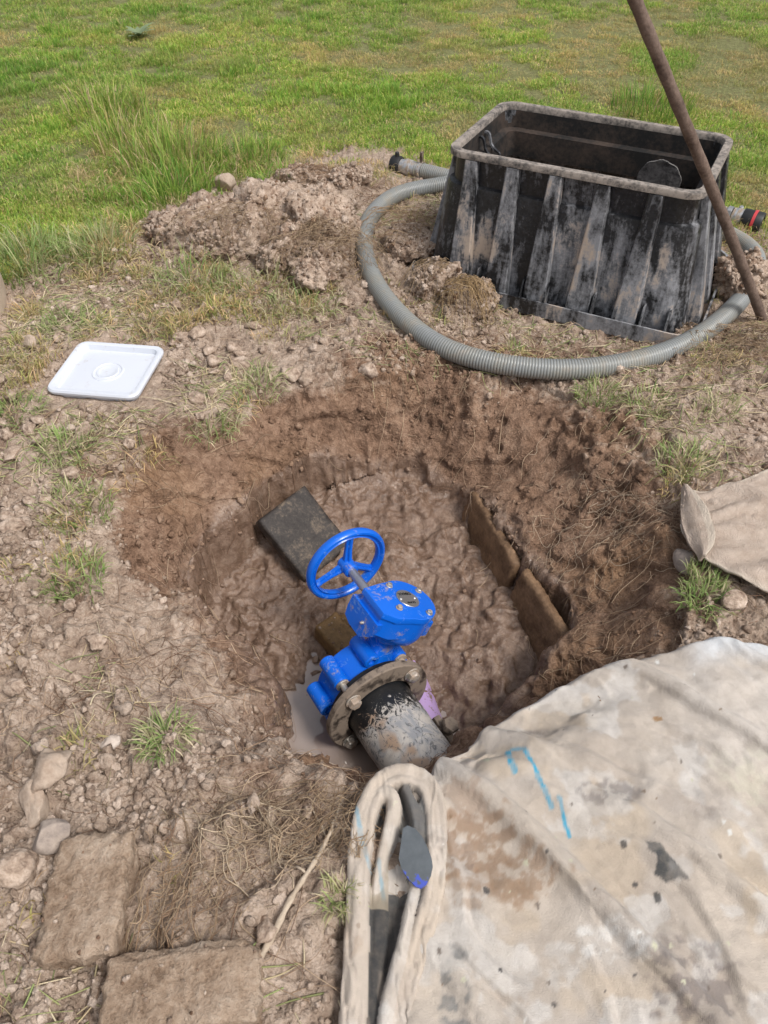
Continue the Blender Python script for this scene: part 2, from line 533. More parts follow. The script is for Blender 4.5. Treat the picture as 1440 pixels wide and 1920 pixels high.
def dusty_ledge():
    s = N('dusty_black_plastic'); co = s.coord('Object'); n = s.noise(18, 6, .7, co); f = s.noise(90, 4, .6, co)
    m = s.ramp(s.math('ADD', s.math('MULTIPLY', n, .65), s.math('MULTIPLY', f, .35)), [(.4, 0.0), (.56, 1.0)])
    return s.fin(s.mix(m, (.075, .068, .064), (.33, .285, .25)), .85, s.bump(f, .3, .004))
M_RIM = dusty_ledge()
def brown_plastic():
    s = N('muddy_inner_plastic'); co = s.coord('Object'); n = s.noise(7, 7, .7, co); f = s.noise(60, 4, .6, co)
    m = s.ramp(s.math('ADD', s.math('MULTIPLY', n, .7), s.math('MULTIPLY', f, .3)), [(.44, 0.0), (.62, 1.0)])
    return s.fin(s.mix(m, (.010, .0095, .0095), (.06, .042, .033)), .75, s.bump(f, .3, .004))
M_INNER = brown_plastic()

def hose_mat():
    s = N('grey_pvc_hose'); co = s.coord('Object'); gr = s.attr('groove')
    n = s.noise(6, 5, .6, co); f = s.noise(60, 4, .6, co)
    col = s.mix(s.ramp(n, [(.4, 0.0), (.7, 1.0)]), (.25, .265, .27), (.29, .285, .25))
    col = s.mix(s.math('MULTIPLY', gr, .85), col, (.1, .095, .085))
    d = s.ramp(s.math('ADD', s.math('MULTIPLY', n, .5), s.math('MULTIPLY', f, .5)), [(.52, 0.0), (.68, .6)])
    col = s.mix(d, col, (.3, .24, .185))
    return s.fin(col, s.mix(d, (.38,) * 3, (.8,) * 3), s.bump(f, .12, .003))
M_HOSE = hose_mat()

def lid_mat():
    s = N('white_plastic'); co = s.coord('Object')
    n = s.noise(30, 6, .7, co); v = s.voro(40, co)
    d = s.math('MULTIPLY', s.ramp(n, [(.56, 0.0), (.68, .55)]), s.ramp(s.noise(9, 3, .6, co), [(.48, 0.0), (.62, 1.0)]))
    return s.fin(s.mix(d, (.62, .65, .72), (.4, .33, .28)), .38, s.bump(n, .05, .002))
M_LID = lid_mat()

def cloth_mat(name, scale=900, wv=.5):
    s = N(name); co = s.coord('Object'); c = s.attr('Col', out='Color')
    n = s.noise(55, 5, .65, co); f = s.noise(320, 3, .6, co)
    col = s.mix(s.math('MULTIPLY', s.ramp(n, [(.4, 0.0), (.75, 1.0)]), .28), c, (.3, .25, .2))
    w1 = s.new('ShaderNodeTexWave', wave_type='BANDS', bands_direction='X'); w1.inputs['Scale'].default_value = scale / 6.283
    w2 = s.new('ShaderNodeTexWave', wave_type='BANDS', bands_direction='Y'); w2.inputs['Scale'].default_value = scale / 6.283
    for x in (w1, w2): s.L(co, x.inputs['Vector']); x.inputs['Distortion'].default_value = 1.0
    h = s.math('ADD', s.math('MULTIPLY', s.math('ADD', w1.outputs['Fac'], w2.outputs['Fac']), wv * .4), s.math('ADD', s.math('MULTIPLY', n, 1.2), f))
    s.p.inputs['Sheen Weight'].default_value = .15
    return s.fin(col, .92, s.bump(h, .5, .0042), spec=.1)
M_CLOTH = cloth_mat('canvas_cloth')

def terry_mat():
    s = N('terry_towel'); co = s.coord('Object')
    n = s.noise(30, 5, .6, co); f = s.voro(330, co); g = s.noise(200, 4, .7, co); e = s.attr('hem')
    col = s.mix(s.ramp(n, [(.35, 0.0), (.7, 1.0)]), (.45, .36, .295), (.60, .50, .425))
    col = s.mix(s.math('MULTIPLY', g, .35), col, (.26, .195, .155))
    col = s.mix(s.math('MULTIPLY', e, .7), col, (.62, .54, .45))
    h = s.math('ADD', f, g)
    s.p.inputs['Sheen Weight'].default_value = .0
    return s.fin(col, .95, s.bump(h, .6, .005), spec=.05)
M_TOWEL = terry_mat()

def leaf_mat(name, inst=True):
    s = N(name); c = s.attr('Col', out='Color')
    if inst:
        t = s.attr('tint', 'INSTANCER'); d = s.attr('straw', 'INSTANCER')
        c = s.mix(d, c, (.46, .37, .215))
        c = s.mix(1.0, c, s.ramp(t, [(0.0, (.80, .82, .80)), (.5, (1.22, 1.06, 1.0)), (1.0, (1.6, 1.28, 1.12))]), 'MULTIPLY')
    s.p.inputs['Subsurface Weight'].default_value = 0
    tr = s.new('ShaderNodeBsdfTranslucent'); s.L(c, tr.inputs['Color'])
    mx = s.new('ShaderNodeMixShader'); mx.inputs[0].default_value = .4
    s.fin(c, .55, spec=.3); s.L(s.p.outputs[0], mx.inputs[1]); s.L(tr.outputs[0], mx.inputs[2]); s.L(mx.outputs[0], s.out.inputs['Surface'])
    return s.m
M_GRASS = leaf_mat('grass_blades'); M_TUFT = leaf_mat('tuft_blades', False)

def root_mat():
    s = N('dry_roots'); c = s.attr('Col', out='Color')
    return s.fin(c, .9, spec=.1)
M_ROOT = root_mat()
M_TONGUE = stone_mat('clay_smeared_plastic', (.015, .015, .017), (.30, .28, .27), .6)

def water_mat():
    s = N('muddy_water'); co = s.coord('Object')
    n = s.noise(5, 4, .55, co); sp = s.ramp(s.voro(30, co), [(.05, 1.0), (.09, 0.0)])
    col = s.mix(s.ramp(n, [(.4, 0.0), (.65, 1.0)]), (.30, .235, .20), (.37, .30, .265))
    m = s.math('MULTIPLY', sp, s.ramp(s.noise(14, 2, .5, co), [(.55, 0.0), (.65, 1.0)]))
    col = s.mix(m, col, (.1, .065, .045))
    s.p.inputs['IOR'].default_value = 1.65
    return s.fin(col, .025, s.bump(s.noise(18, 2, .5, co), .012, .01), spec=1.0)
M_WATER = water_mat()

# ------------------------------------------------------------------ ground with the dug pit
RIM = chaikin([(-0.783, 1.618), (-0.639, 1.859), (-0.381, 2.051), (-0.036, 2.171), (0.324, 2.186), (0.579, 2.095), (0.756, 1.872), (0.839, 1.629), (0.815, 1.381), (0.744, 1.152), (0.682, 1.044), (0.464, 0.877), (0.22, 0.754), (0.0, 0.697), (-0.172, 0.708), (-0.309, 0.766), (-0.436, 0.851), (-0.579, 0.972), (-0.673, 1.105), (-0.75, 1.271), (-0.801, 1.459)], 1)
FLO = chaikin([(-0.386, 1.738), (-0.219, 1.931), (-0.037, 2.007), (0.149, 2.007), (0.26, 1.848), (0.383, 1.596), (0.521, 1.331), (0.404, 1.209), (0.192, 1.034), (0.0, 0.929), (-0.172, 0.946), (-0.25, 0.98), (-0.27, 1.178), (-0.449, 1.339), (-0.524, 1.425), (-0.51, 1.586)], 1)
LAWN_X = [-3.0, -1.6, -1.4, -1.15, -.95, -.75, -.5, -.2, .05, .3, .7, 1.2, 1.5, 1.8, 2.4, 4]
LAWN_Y = [2.2, 2.45, 2.65, 3.0, 3.3, 3.7, 3.85, 4.0, 4.05, 3.8, 3.6, 3.3, 3.12, 2.95, 2.5, 2.2]

def lawn_d(x, y):
    return y - np.interp(x, LAWN_X, LAWN_Y) + .5 * fbm(x * 3.1, y * 3.1, 3, 40)

def base_height(x, y):
    x = np.asarray(x, float); y = np.asarray(y, float)
    jx = x + .05 * fbm(x * 5, y * 5, 3, 60); jy = y + .05 * fbm(x * 5 + 9, y * 5, 3, 61)
    lawn = sst(-.1, .5, lawn_d(x, y))
    z = .03 * fbm(x * 1.1, y * 1.1, 3, 1) * 2 * (1 - .5 * lawn)
    z = z + .05 * np.exp(-(((x + .62) / .3) ** 2 + ((y - .55) / .35) ** 2)) + .025 * np.exp(-(((x + .15) / .25) ** 2 + ((y - .35) / .25) ** 2))
    z = z + .05 * np.exp(-(((x + .5) / .45) ** 2 + ((y - 3.0) / .28) ** 2)) + .05 * np.exp(-(((x + .2) / .25) ** 2 + ((y - 3.55) / .2) ** 2))
    z = z + .02 * np.exp(-(((x - .95) / .3) ** 2 + ((y - 1.35) / .5) ** 2)) - .03 * np.exp(-(((x - .72) / .48) ** 4 + ((y - 2.62) / .42) ** 4))
    inr = in_poly(jx, jy, RIM); inf = in_poly(jx, jy, FLO)
    dr = poly_dist(jx, jy, RIM); df = poly_dist(jx, jy, FLO)
    fz = np.interp(y, [.85, 1.12, 1.3, 1.5, 1.98], [-.495, -.49, -.46, -.42, -.32])
    fz = fz + .035 * np.exp(-(((x + .02) / .1) ** 2 + ((y - 1.62) / .12) ** 2)) - .05 * np.exp(-(((x + .15) / .13) ** 4 + ((y - 1.10) / .17) ** 4))
    fz = fz - .045 * np.exp(-(((x + .19) / .10) ** 4 + ((y - 1.27) / .13) ** 4)) + .05 * sst(.12, .4, x) * sst(1.0, 1.25, y) * (1 - sst(1.55, 1.8, y))
    t = np.where(inf, 0, np.where(inr, df / (df + dr + 1e-6), 1))
    right = sst(.05, .3, x) * sst(1.05, 1.25, y) * (1 - sst(1.78, 1.92, y))
    far = sst(1.5, 1.8, y) * (1 - right)
    p_def = t ** .9
    p_far = np.interp(t, [0, .12, .5, .85, 1], [0, .15, .52, .88, 1])
    p_right = np.interp(t, [0, .05, .45, .8, 1], [0, .38, .58, .88, 1])
    left = sst(.1, -.15, x) if False else (1 - sst(-.3, -.05, x))
    p_left = np.interp(t, [0, .09, .5, 1], [0, .50, .75, 1])
    p = p_def * (1 - far) + p_far * far
    p = p * (1 - right) + p_right * right
    p = p * (1 - left) + p_left * left
    lip = -.02 * np.exp(-dr / .06)
    zz = np.where(inr, fz + (z + lip - fz) * p, z + lip)
    info = dict(inr=inr, inf=inf, t=t, dr=dr, lawn=lawn, lip=lip)
    return zz, info

def axis_pts(lo, hi, step, far_lo, far_hi, k=1.09):
    a = list(np.arange(lo, hi + 1e-9, step))
    s = step; v = lo; L = []
    while v > far_lo: s *= k; v -= s; L.append(v)
    s = step; v = hi; H_ = []
    while v < far_hi: s *= k; v += s; H_.append(v)
    return np.array(L[::-1] + a + H_)
GX = axis_pts(-1.45, 1.6, .0052, -90, 90)
GY = axis_pts(.2, 2.95, .0052, -60, 160)
gx, gy = np.meshgrid(GX, GY)
gz, info = base_height(gx, gy)
near = sst(2.6, 1.9, np.abs(gx)) if False else (1 - sst(1.8, 2.8, np.abs(gx))) * (1 - sst(4.2, 5.5, gy)) * sst(-.6, .1, gy)
# surface normals of the base shape
dzy, dzx = np.gradient(gz, GY, GX)
nl = 1 / np.sqrt(dzx ** 2 + dzy ** 2 + 1)
nx_, ny_, nz_ = -dzx * nl, -dzy * nl, nl
slope = 1 - nz_
t_ = info['t']; inr = info['inr']
floorness = np.where(inr, 1 - sst(.02, .16, t_), 0)
wall = np.where(inr, 1 - floorness, 0)
out = 1 - inr.astype(float)
rimnear = np.exp(-info['dr'] / .10)
# wetness masks
dry = np.where(inr, .02 + .5 * sst(.55, 1.0, t_), .85 - .33 * rimnear) + .55 * fbm(gx * 2.3, gy * 2.3, 4, 5) + .25 * fbm(gx * 11, gy * 11, 3, 6)
leftlow = (1 - sst(-.35, -.1, gx)) * (1 - sst(1.2, 1.55, gy))
dry = dry + wall * leftlow * (.35 + .3 * sst(.3, .8, t_))
far_lip = np.exp(-((gy - 2.28) / .12) ** 2) * sst(-.25, .0, gx) * (1 - sst(.55, .8, gx))
dry = dry - .45 * far_lip
dry = np.clip(dry, 0, 1)
mud = floorness * .95 + wall * .45 * (1 - sst(.12, .4, t_)) + .3 * leftlow * wall * (1 - sst(.2, .5, t_))
# relief
w1, w1b, wi = worley(gx * 15 + fbm(gx * 30, gy * 30, 2, 70), gy * 15, 21)
w2, w2b, wi2 = worley(gx * 38, gy * 38, 22)
lump = np.sqrt(np.maximum(0, 1 - (w1 / .75) ** 2)) * wi
lump2 = np.sqrt(np.maximum(0, 1 - (w2 / .75) ** 2)) * wi2
crack = 1 - sst(0, .10, w1b - w1)
f1 = fbm(gx * 9, gy * 9, 5, 30); f2 = fbm(gx * 34, gy * 34, 4, 33); f3 = fbm(gx * 3.2, gy * 3.2, 3, 36)
patch = sst(-.08, .1, fbm(gx * 3.3, gy * 3.3, 3, 44))
lawnm = info['lawn']
w3, w3b, wi3 = worley(gx * 7.5 + .5 * f1, gy * 7.5 + .5 * f2, 23)
plate = (.35 + .65 * wi3) * (1 - (1 - sst(.02, .10, w3b - w3)))
cr = sst(-.02, .12, fbm(gx * 1.9 + 4, gy * 1.9, 3, 47)) * (1 - patch)
bl_ = (1 - sst(-.25, .0, gx)) * (1 - sst(1.15, 1.5, gy))
w4, w4b, wi4 = worley(gx * 19 + 1.5 * f1, gy * 19 + 1.5 * f2, 24)
blk = np.clip((.72 - w4) * 2.2, 0, 1) * (wi4 > .45) * wi4
disp_out = (.034 * bl_ * blk + .022 * bl_ * f1 + .022 * f1 + .018 * f2 + .030 * lump * patch + .014 * lump2 * patch + .022 * plate * cr - .012 * crack * (1 - patch)) * (1 - .7 * lawnm)
gouge = fbm(gx * 5 + gy * 1.5, gz * 26, 4, 50)
wx = gx + .05 * f1; wy = gy + .05 * f3
smo = sst(-.05, .12, fbm(gx * 2.6 + 3, gy * 2.6, 3, 48))
disp_wall = -.016 + .018 * sst(-.04, .04, fbm(gx * 11 + f3, gy * 11 + 9 * gz, 3, 67)) + .012 * smo * sst(-.05, .06, fbm(gx * 30, gy * 30 + 20 * gz, 3, 68)) + .05 * f1 + (.010 + .014 * smo) * f2 + .024 * lump * patch * smo + .012 * lump2 * smo + .022 * gouge * sst(.12, .35, t_)
mr = np.abs(fbm(wx * 9, wy * 7, 4, 55)) * 2
f4 = fbm(gx * 62 + 3 * f2, gy * 62, 3, 58)
pits = .75 * sst(.08, .24, f4) * sst(-.15, .1, fbm(gx * 7, gy * 7, 2, 59))
rg_ = .35 + .65 * sst(-.1, .12, fbm(gx * 3.7 + 2, gy * 3.7, 2, 63))
disp_floor = .022 * rg_ * (1 - 2.2 * np.clip(mr * 1.6, 0, .6)) + .034 * f1 + (.010 + .016 * rg_) * f2 + .006 * lump2 * patch * sst(0, .15, f3) - .010 * pits + .004 * f4 + .020 * sst(-.05, .05, fbm(wx * 10, wy * 10, 3, 64)) + .016 * np.clip(rg_ - .35, 0, 1) * sst(-.05, .06, fbm(wx * 24, wy * 24, 3, 65)) + .008 * np.clip(rg_ - .35, 0, 1) * sst(-.06, .06, fbm(gx * 52, gy * 52, 2, 66)) - .018
# curved tool smears in the mud on the right half of the floor
sm = np.sin((np.hypot(gx - .05, gy - 1.28) * 46) + 5 * f3)
disp_floor = disp_floor + .006 * sm * np.exp(-(((gx - .2) / .16) ** 2 + ((gy - 1.4) / .2) ** 2))
puddle_zone = np.exp(-(((gx + .13) / .16) ** 2 + ((gy - 1.08) / .17) ** 2))
disp_floor *= (1 - .45 * puddle_zone)
lidpad = np.exp(-(((gx + .897) / .22) ** 4 + ((gy - 2.11) / .2) ** 4))
disp_out = disp_out * (1 - .75 * lidpad)
disp = (out * disp_out + wall * disp_wall + floorness * disp_floor) * near + (1 - near) * .02 * f3
gX = gx + nx_ * disp; gY = gy + ny_ * disp; gZ = gz + nz_ * disp
V = np.stack([gX, gY, gZ], -1).reshape(-1, 3)
me = mesh_np('ground', V, grid_faces(len(GX), len(GY)))
attr(me, 'dry', dry.ravel()); attr(me, 'mud', np.clip(mud, 0, 1).ravel()); attr(me, 'turf', lawnm.ravel())
ground = link('ground', me, M_SOIL)
tag(ground, kind='structure')

def gsample(A, x, y):
    x = np.asarray(x, float); y = np.asarray(y, float)
    i = np.clip(np.searchsorted(GX, x) - 1, 0, len(GX) - 2); j = np.clip(np.searchsorted(GY, y) - 1, 0, len(GY) - 2)
    fx = np.clip((x - GX[i]) / (GX[i + 1] - GX[i]), 0, 1); fy = np.clip((y - GY[j]) / (GY[j + 1] - GY[j]), 0, 1)
    return (A[j, i] * (1 - fx) + A[j, i + 1] * fx) * (1 - fy) + (A[j + 1, i] * (1 - fx) + A[j + 1, i + 1] * fx) * fy
def gpos(x, y):
    return np.stack([gsample(gX, x, y), gsample(gY, x, y), gsample(gZ, x, y)], -1)
def gnorm(x, y):
    return np.stack([gsample(nx_, x, y), gsample(ny_, x, y), gsample(nz_, x, y)], -1)
def zg(x, y): return float(gsample(gZ, [x], [y])[0])

# puddle: a flat sheet, its outline is where it meets the mud
PUD_Z = -.492
pp = chaikin([(-.42, 1.02), (-.40, 1.32), (-.12, 1.46), (.12, 1.40), (.2, 1.12), (.14, .9), (-.12, .80), (-.38, .84)], 2)
bm = bmesh.new(); bm.faces.new([bm.verts.new((a, b, PUD_Z)) for a, b in pp])
puddle = link('puddle', bm_mesh(bm, 'puddle'), M_WATER); tag(puddle, kind='structure')
# ------------------------------------------------------------------ butterfly valve (local: x along pipe to the viewer, z along the stem)
VX, VY, VZ = Vector((.521, -.8533, .0205)).normalized(), Vector((.7507, .4466, -.4868)), Vector((.4063, .269, .8732))
VM = Matrix((VX, VY, VZ)).transposed().to_4x4()
VM.translation = Vector((-.011, 1.112, -.363))
def place(o, M):
    o.location = M.translation; o.rotation_mode = 'QUATERNION'; o.rotation_quaternion = M.to_quaternion()

valve = thing('butterfly_valve', 'bright blue butterfly valve with handwheel and gearbox standing in the muddy pit', 'valve')
place(valve, VM)
ST = -.102
bm = bmesh.new()
bm_lathe(bm, [(.098, -.152), (.109, -.152), (.113, -.148), (.113, -.056), (.109, -.052), (.098, -.052)], 64, 'X')
body = link('valve_body', bm_mesh(bm, 'valve_body'), M_BLUE, valve)
LUG = [23 + 45 * k for k in range(8)]
for a in LUG:
    bm = bmesh.new(); ca, sa = math.cos(R(a)), math.sin(R(a))
    # a lug: rounded boss with a web to the ring and a bolt hole
    n = 24; ro, ri = .0225, .0105
    M = Matrix.Translation((0, ca * .128, sa * .128)) @ Matrix.Rotation(R(a), 4, 'X')
    bm_lathe(bm, [(ri, -.146), (ro - .003, -.146), (ro, -.143), (ro, -.061), (ro - .003, -.058), (ri, -.058), (ri, -.075), (.002, -.075), (.002, -.13), (ri, -.13)], n, 'X', True, M)
    bm_box(bm, (-.138, -.03, -.013), (-.066, 0, .013), M, .003)
    link('lug', bm_mesh(bm, 'lug'), M_BLUE, body)
bm = bmesh.new(); bm_cyl(bm, .097, .097, -.106, -.098, 48, 'X', None, .002)
link('disc', bm_mesh(bm, 'disc'), M_BLACK, valve)
# neck
bm = bmesh.new()
def ell(rx, ry, n=32, p=2.6):
    r = []
    for k in range(n):
        a = 2 * math.pi * k / n; c, s = math.cos(a), math.sin(a)
        r.append((ST + rx * math.copysign(abs(c) ** (2 / p), c), ry * math.copysign(abs(s) ** (2 / p), s)))
    return r
rings = []
for z, rx, ry in [(.095, .044, .062), (.115, .043, .05), (.132, .038, .036), (.155, .036, .033), (.172, .038, .038), (.18, .05, .052), (.192, .05, .052)]:
    rings.append([bm.verts.new((a, b, z)) for a, b in ell(rx, ry)])
for a, b in zip(rings[:-1], rings[1:]):
    for k in range(32): bm.faces.new((a[k], a[(k + 1) % 32], b[(k + 1) % 32], b[k]))
bm.faces.new(rings[0]); bm.faces.new(rings[-1])
link('neck', bm_mesh(bm, 'neck', 50), M_BLUE, valve)
# gearbox
def cover_outline(g=0.0):
    P = [(-.044 - g, -.118 - g), (.054 + g, -.118 - g), (.078 + g, -.084 - g)]
    cx, r = .010, .0785 + g
    for k in range(25):
        a = R(-22 + (202 - (-22)) * k / 24 + 0)
        # angle measured from +x towards +y
        P.append((cx + r * math.cos(a), r * math.sin(a)))
    P.append((-.060 - g, -.052))
    return [(ST + a, b) for a, b in P]
bm = bmesh.new(); bm_prism(bm, cover_outline(-.004), .232, .2885)
M_ = Matrix.Translation((ST + .010, 0, 0))
bm_lathe(bm, [(.004, .186), (.046, .186), (.066, .203), (.0735, .222), (.074, .236), (.004, .236)], 40, 'Z', True, M_)
gb = link('gearbox_housing', bm_mesh(bm, 'gearbox_housing', 30), M_BLUE, valve)
bm = bmesh.new()
q = [(-.064, .232), (-.058, .205), (-.03, .196), (.02, .196), (.05, .222), (.058, .25), (.058, .268), (-.064, .268)]
MM = Matrix(((1, 0, 0, ST), (0, 0, 1, 0), (0, 1, 0, 0), (0, 0, 0, 1)))
bm_prism(bm, q, -.122, -.03, MM)
link('worm_housing', bm_mesh(bm, 'worm_housing', 30), M_BLUE, valve)
bm = bmesh.new(); bm_box(bm, (ST + .0, .066, .205), (ST + .05, .092, .255), None, .004)
link('stop_boss', bm_mesh(bm, 'stop_boss', 30), M_BLUE, valve)
bm = bmesh.new(); bm_prism(bm, cover_outline(0), .2895, .306, None, 0, .003)
cover = link('gearbox_cover', bm_mesh(bm, 'gearbox_cover', 30), M_BLUE, valve)
def hexbolt(name, parent, M, r=.006, h=.005, mat=None, washer=True):
    bm = bmesh.new()
    if washer: bm_cyl(bm, r * 1.45, r * 1.45, 0, h * .25, 20, 'Z', M, h * .06)
    rg = bm_lathe(bm, [(r * 1.12, h * .25), (r * 1.15, h * .9), (r * .95, h * 1.15), (r * .5, h * 1.18)], 6, 'Z', False, M)
    bm.faces.new(rg[-1])
    return link(name, bm_mesh(bm, name, 30), mat or M_BOLT, parent)
for a in (28, 118, 208, 298):
    hexbolt('cover_bolt', cover, Matrix.Translation((ST + .010 + .064 * math.cos(R(a)), .064 * math.sin(R(a)), .3062)) @ Matrix.Rotation(R(a), 4, 'Z'), .0068, .0075)
# name plate with print, upside down for the viewer
NP = Matrix.Translation((ST + .008, -.004, .3063))
bm = bmesh.new(); bm_cyl(bm, .0335, .0335, 0, .0028, 48, 'Z', NP, .0006)
plate = link('name_plate', bm_mesh(bm, 'name_plate', 30), M_PLATE, valve)
tag(plate, 'round silver name plate with black lettering')
for s_ in (-1, 1):
    bm = bmesh.new()
    MR = NP @ Matrix.Translation((0, s_ * .0245, .0028))
    rg = bm_lathe(bm, [(.0046, 0), (.0042, .0016), (.002, .0024)], 16, 'Z', False, MR); bm.faces.new(rg[-1])
    link('rivet', bm_mesh(bm, 'rivet', 60), M_STEEL, plate)
def text_mesh(body_, size, depth=.0003):
    cu = bpy.data.curves.new('t', 'FONT'); cu.body = body_; cu.size = size; cu.extrude = depth; cu.align_x = 'CENTER'; cu.align_y = 'CENTER'
    cu.offset = size * .02
    o = bpy.data.objects.new('t', cu); COL.objects.link(o)
    bpy.context.view_layer.update()
    m = bpy.data.meshes.new_from_object(o.evaluated_get(bpy.context.evaluated_depsgraph_get()))
    bpy.data.objects.remove(o); bpy.data.curves.remove(cu)
    return m
# reading direction runs to -y, letter tops point to +x (towards the viewer)
TM = Matrix(((0, 1, 0, 0), (-1, 0, 0, 0), (0, 0, 1, 0), (0, 0, 0, 1)))
for txt, sz, dx, mt in (('DIMAX', .0135, -.0175, M_INK), ('DUNA', .0098, .0165, M_INK)):
    m = text_mesh(txt, sz); m.transform(NP @ Matrix.Translation((dx, 0, .0032)) @ TM)
    link('lettering', m, mt, plate)
# worm shaft and handwheel
WX, WY, WZ = -.301, -.055, .257
bm = bmesh.new(); MS = Matrix.Translation((0, WY, WZ))
bm_cyl(bm, .0125, .0125, WX - .005, ST - .05, 24, 'X', MS, .001)
link('worm_shaft', bm_mesh(bm, 'worm_shaft'), M_STEEL, valve)
bm = bmesh.new(); bm_cyl(bm, .02, .018, ST - .068, ST - .045, 28, 'X', MS, .002)
link('shaft_collar', bm_mesh(bm, 'shaft_collar'), M_BLUE, valve)
hw = bpy.data.objects.new('handwheel', None); hw.empty_display_size = .05
bm = bmesh.new(); MW = Matrix.Translation((WX, WY, WZ))
bm_lathe(bm, [(.0975, -.006), (.1005, -.011), (.110, -.0135), (.1195, -.0105), (.1232, -.002), (.1225, .006), (.118, .0115), (.1125, .0125), (.1085, .0095), (.106, .0055), (.1025, .0055), (.1, .0085), (.0975, .004)], 96, 'X', True, MW)
rim = link('handwheel', bm_mesh(bm, 'handwheel_rim', 40), M_BLUE, valve)
bpy.data.objects.remove(hw)
for a in (108, 228, 348):
    bm = bmesh.new(); MA = MW @ Matrix.Rotation(R(a), 4, 'X')
    rings = []
    for d, wy, tx, ox in [(.012, .0125, .010, .004), (.05, .0105, .0075, .0), (.085, .0105, .0065, -.002), (.1, .0135, .007, -.002)]:
        rings.append([bm.verts.new(MA @ Vector(p)) for p in [(ox - tx, d, -wy), (ox + tx * .4, d, -wy), (ox + tx * .5, d, -wy * .35), (ox + tx * 1.3, d, -wy * .25), (ox + tx * 1.3, d, wy * .25), (ox + tx * .5, d, wy * .35), (ox + tx * .4, d, wy), (ox - tx, d, wy)]])
    for p_, q_ in zip(rings[:-1], rings[1:]):
        for k in range(8): bm.faces.new((p_[k], p_[(k + 1) % 8], q_[(k + 1) % 8], q_[k]))
    bm.faces.new(rings[0]); bm.faces.new(rings[-1])
    bmesh.ops.bevel(bm, geom=[e for e in bm.edges], offset=.0012, segments=2, affect='EDGES')
    link('spoke', bm_mesh(bm, 'spoke', 40), M_BLUE, rim)
bm = bmesh.new(); bm_cyl(bm, .0225, .021, -.014, .034, 32, 'X', MW, .003)
link('hub', bm_mesh(bm, 'hub'), M_BLUE, rim)
MG = Matrix.Translation((ST + .012, -.1225, .238)) @ Matrix.Rotation(R(90), 4, 'X')
bm = bmesh.new(); bm_cyl(bm, .005, .0045, 0, .006, 12, 'Z', MG, .001); bm_cyl(bm, .0028, .002, .005, .011, 10, 'Z', MG, .0006)
link('grease_nipple', bm_mesh(bm, 'grease_nipple'), M_BOLT, valve)

# ------------------------------------------------------------------ flanged black pipe
pipe = thing('flanged_pipe', 'mud-smeared black pipe with brown steel flange bolted to the blue valve', 'pipe')
place(pipe, VM)
bm = bmesh.new()
bm_lathe(bm, [(.084, -.052), (.084, .66), (.093, .66), (.093, .115), (.0945, .1), (.0945, .03), (.0945, -.03), (.125, -.03), (.125, -.05), (.12, -.052)], 64, 'X')
link('pipe_wall', bm_mesh(bm, 'pipe_wall', 40), M_PIPE, pipe)
bm = bmesh.new()
bm_lathe(bm, [(.1, -.022), (.153, -.022), (.155, -.02), (.155, -.003), (.152, 0), (.1, 0)], 80, 'X')
fl = link('flange', bm_mesh(bm, 'flange'), M_FLANGE, pipe)
for a in (68, 158, 248, 338):
    MB = Matrix.Translation((0.0005, .128 * math.cos(R(a)), .128 * math.sin(R(a)))) @ Matrix.Rotation(R(90), 4, 'Y')
    b = hexbolt('bolt', fl, MB, .0155, .017)
    bm = bmesh.new(); bm_cyl(bm, .009, .009, -.075, -.0225, 20, 'X', Matrix.Translation((0, .128 * math.cos(R(a)), .128 * math.sin(R(a)))))
    bm_cyl(bm, .019, .019, -.058, -.052, 20, 'X', Matrix.Translation((0, .128 * math.cos(R(a)), .128 * math.sin(R(a)))), .001)
    link('stud', bm_mesh(bm, 'stud'), M_BOLT, fl)

# ------------------------------------------------------------------ lilac pipe, small fitting, brick and slabs in the pit
def tube_obj(name, P, r, mat, seg=32):
    return link(name, sweep_capped(name, P, r, seg), mat)
lp = tube_obj('lilac_pipe', resample([(.04, 1.40, -.52), (.078, 1.25, -.498), (.12, 1.10, -.500), (.155, .97, -.535)], 20), .060, M_LILAC)
tag(lp, 'pale lilac plastic pipe half buried in mud right of the flange', 'pipe')
fit_ = thing('pipe_fitting', 'small mud-caked dark pipe fitting beside the black pipe', 'pipe fitting', (.165, 1.055, -.385), (R(15), R(20), R(40)))
bm = bmesh.new(); bm_cyl(bm, .017, .017, -.04, .02, 20, 'Z', None, .002)
link('stem', bm_mesh(bm, 'stem'), M_FLANGE, fit_)
bm = bmesh.new(); rg = bm_lathe(bm, [(.024, .018), (.025, .03), (.022, .036), (.012, .037)], 6, 'Z', False); bm.faces.new(rg[0]); bm.faces.new(rg[-1])
link('nut', bm_mesh(bm, 'nut', 30), M_FLANGE, fit_)
bm = bmesh.new(); bm_box(bm, (-.012, -.045, -.012), (.012, .045, .004), None, .005)
link('lever', bm_mesh(bm, 'lever', 30), M_FLANGE, fit_)

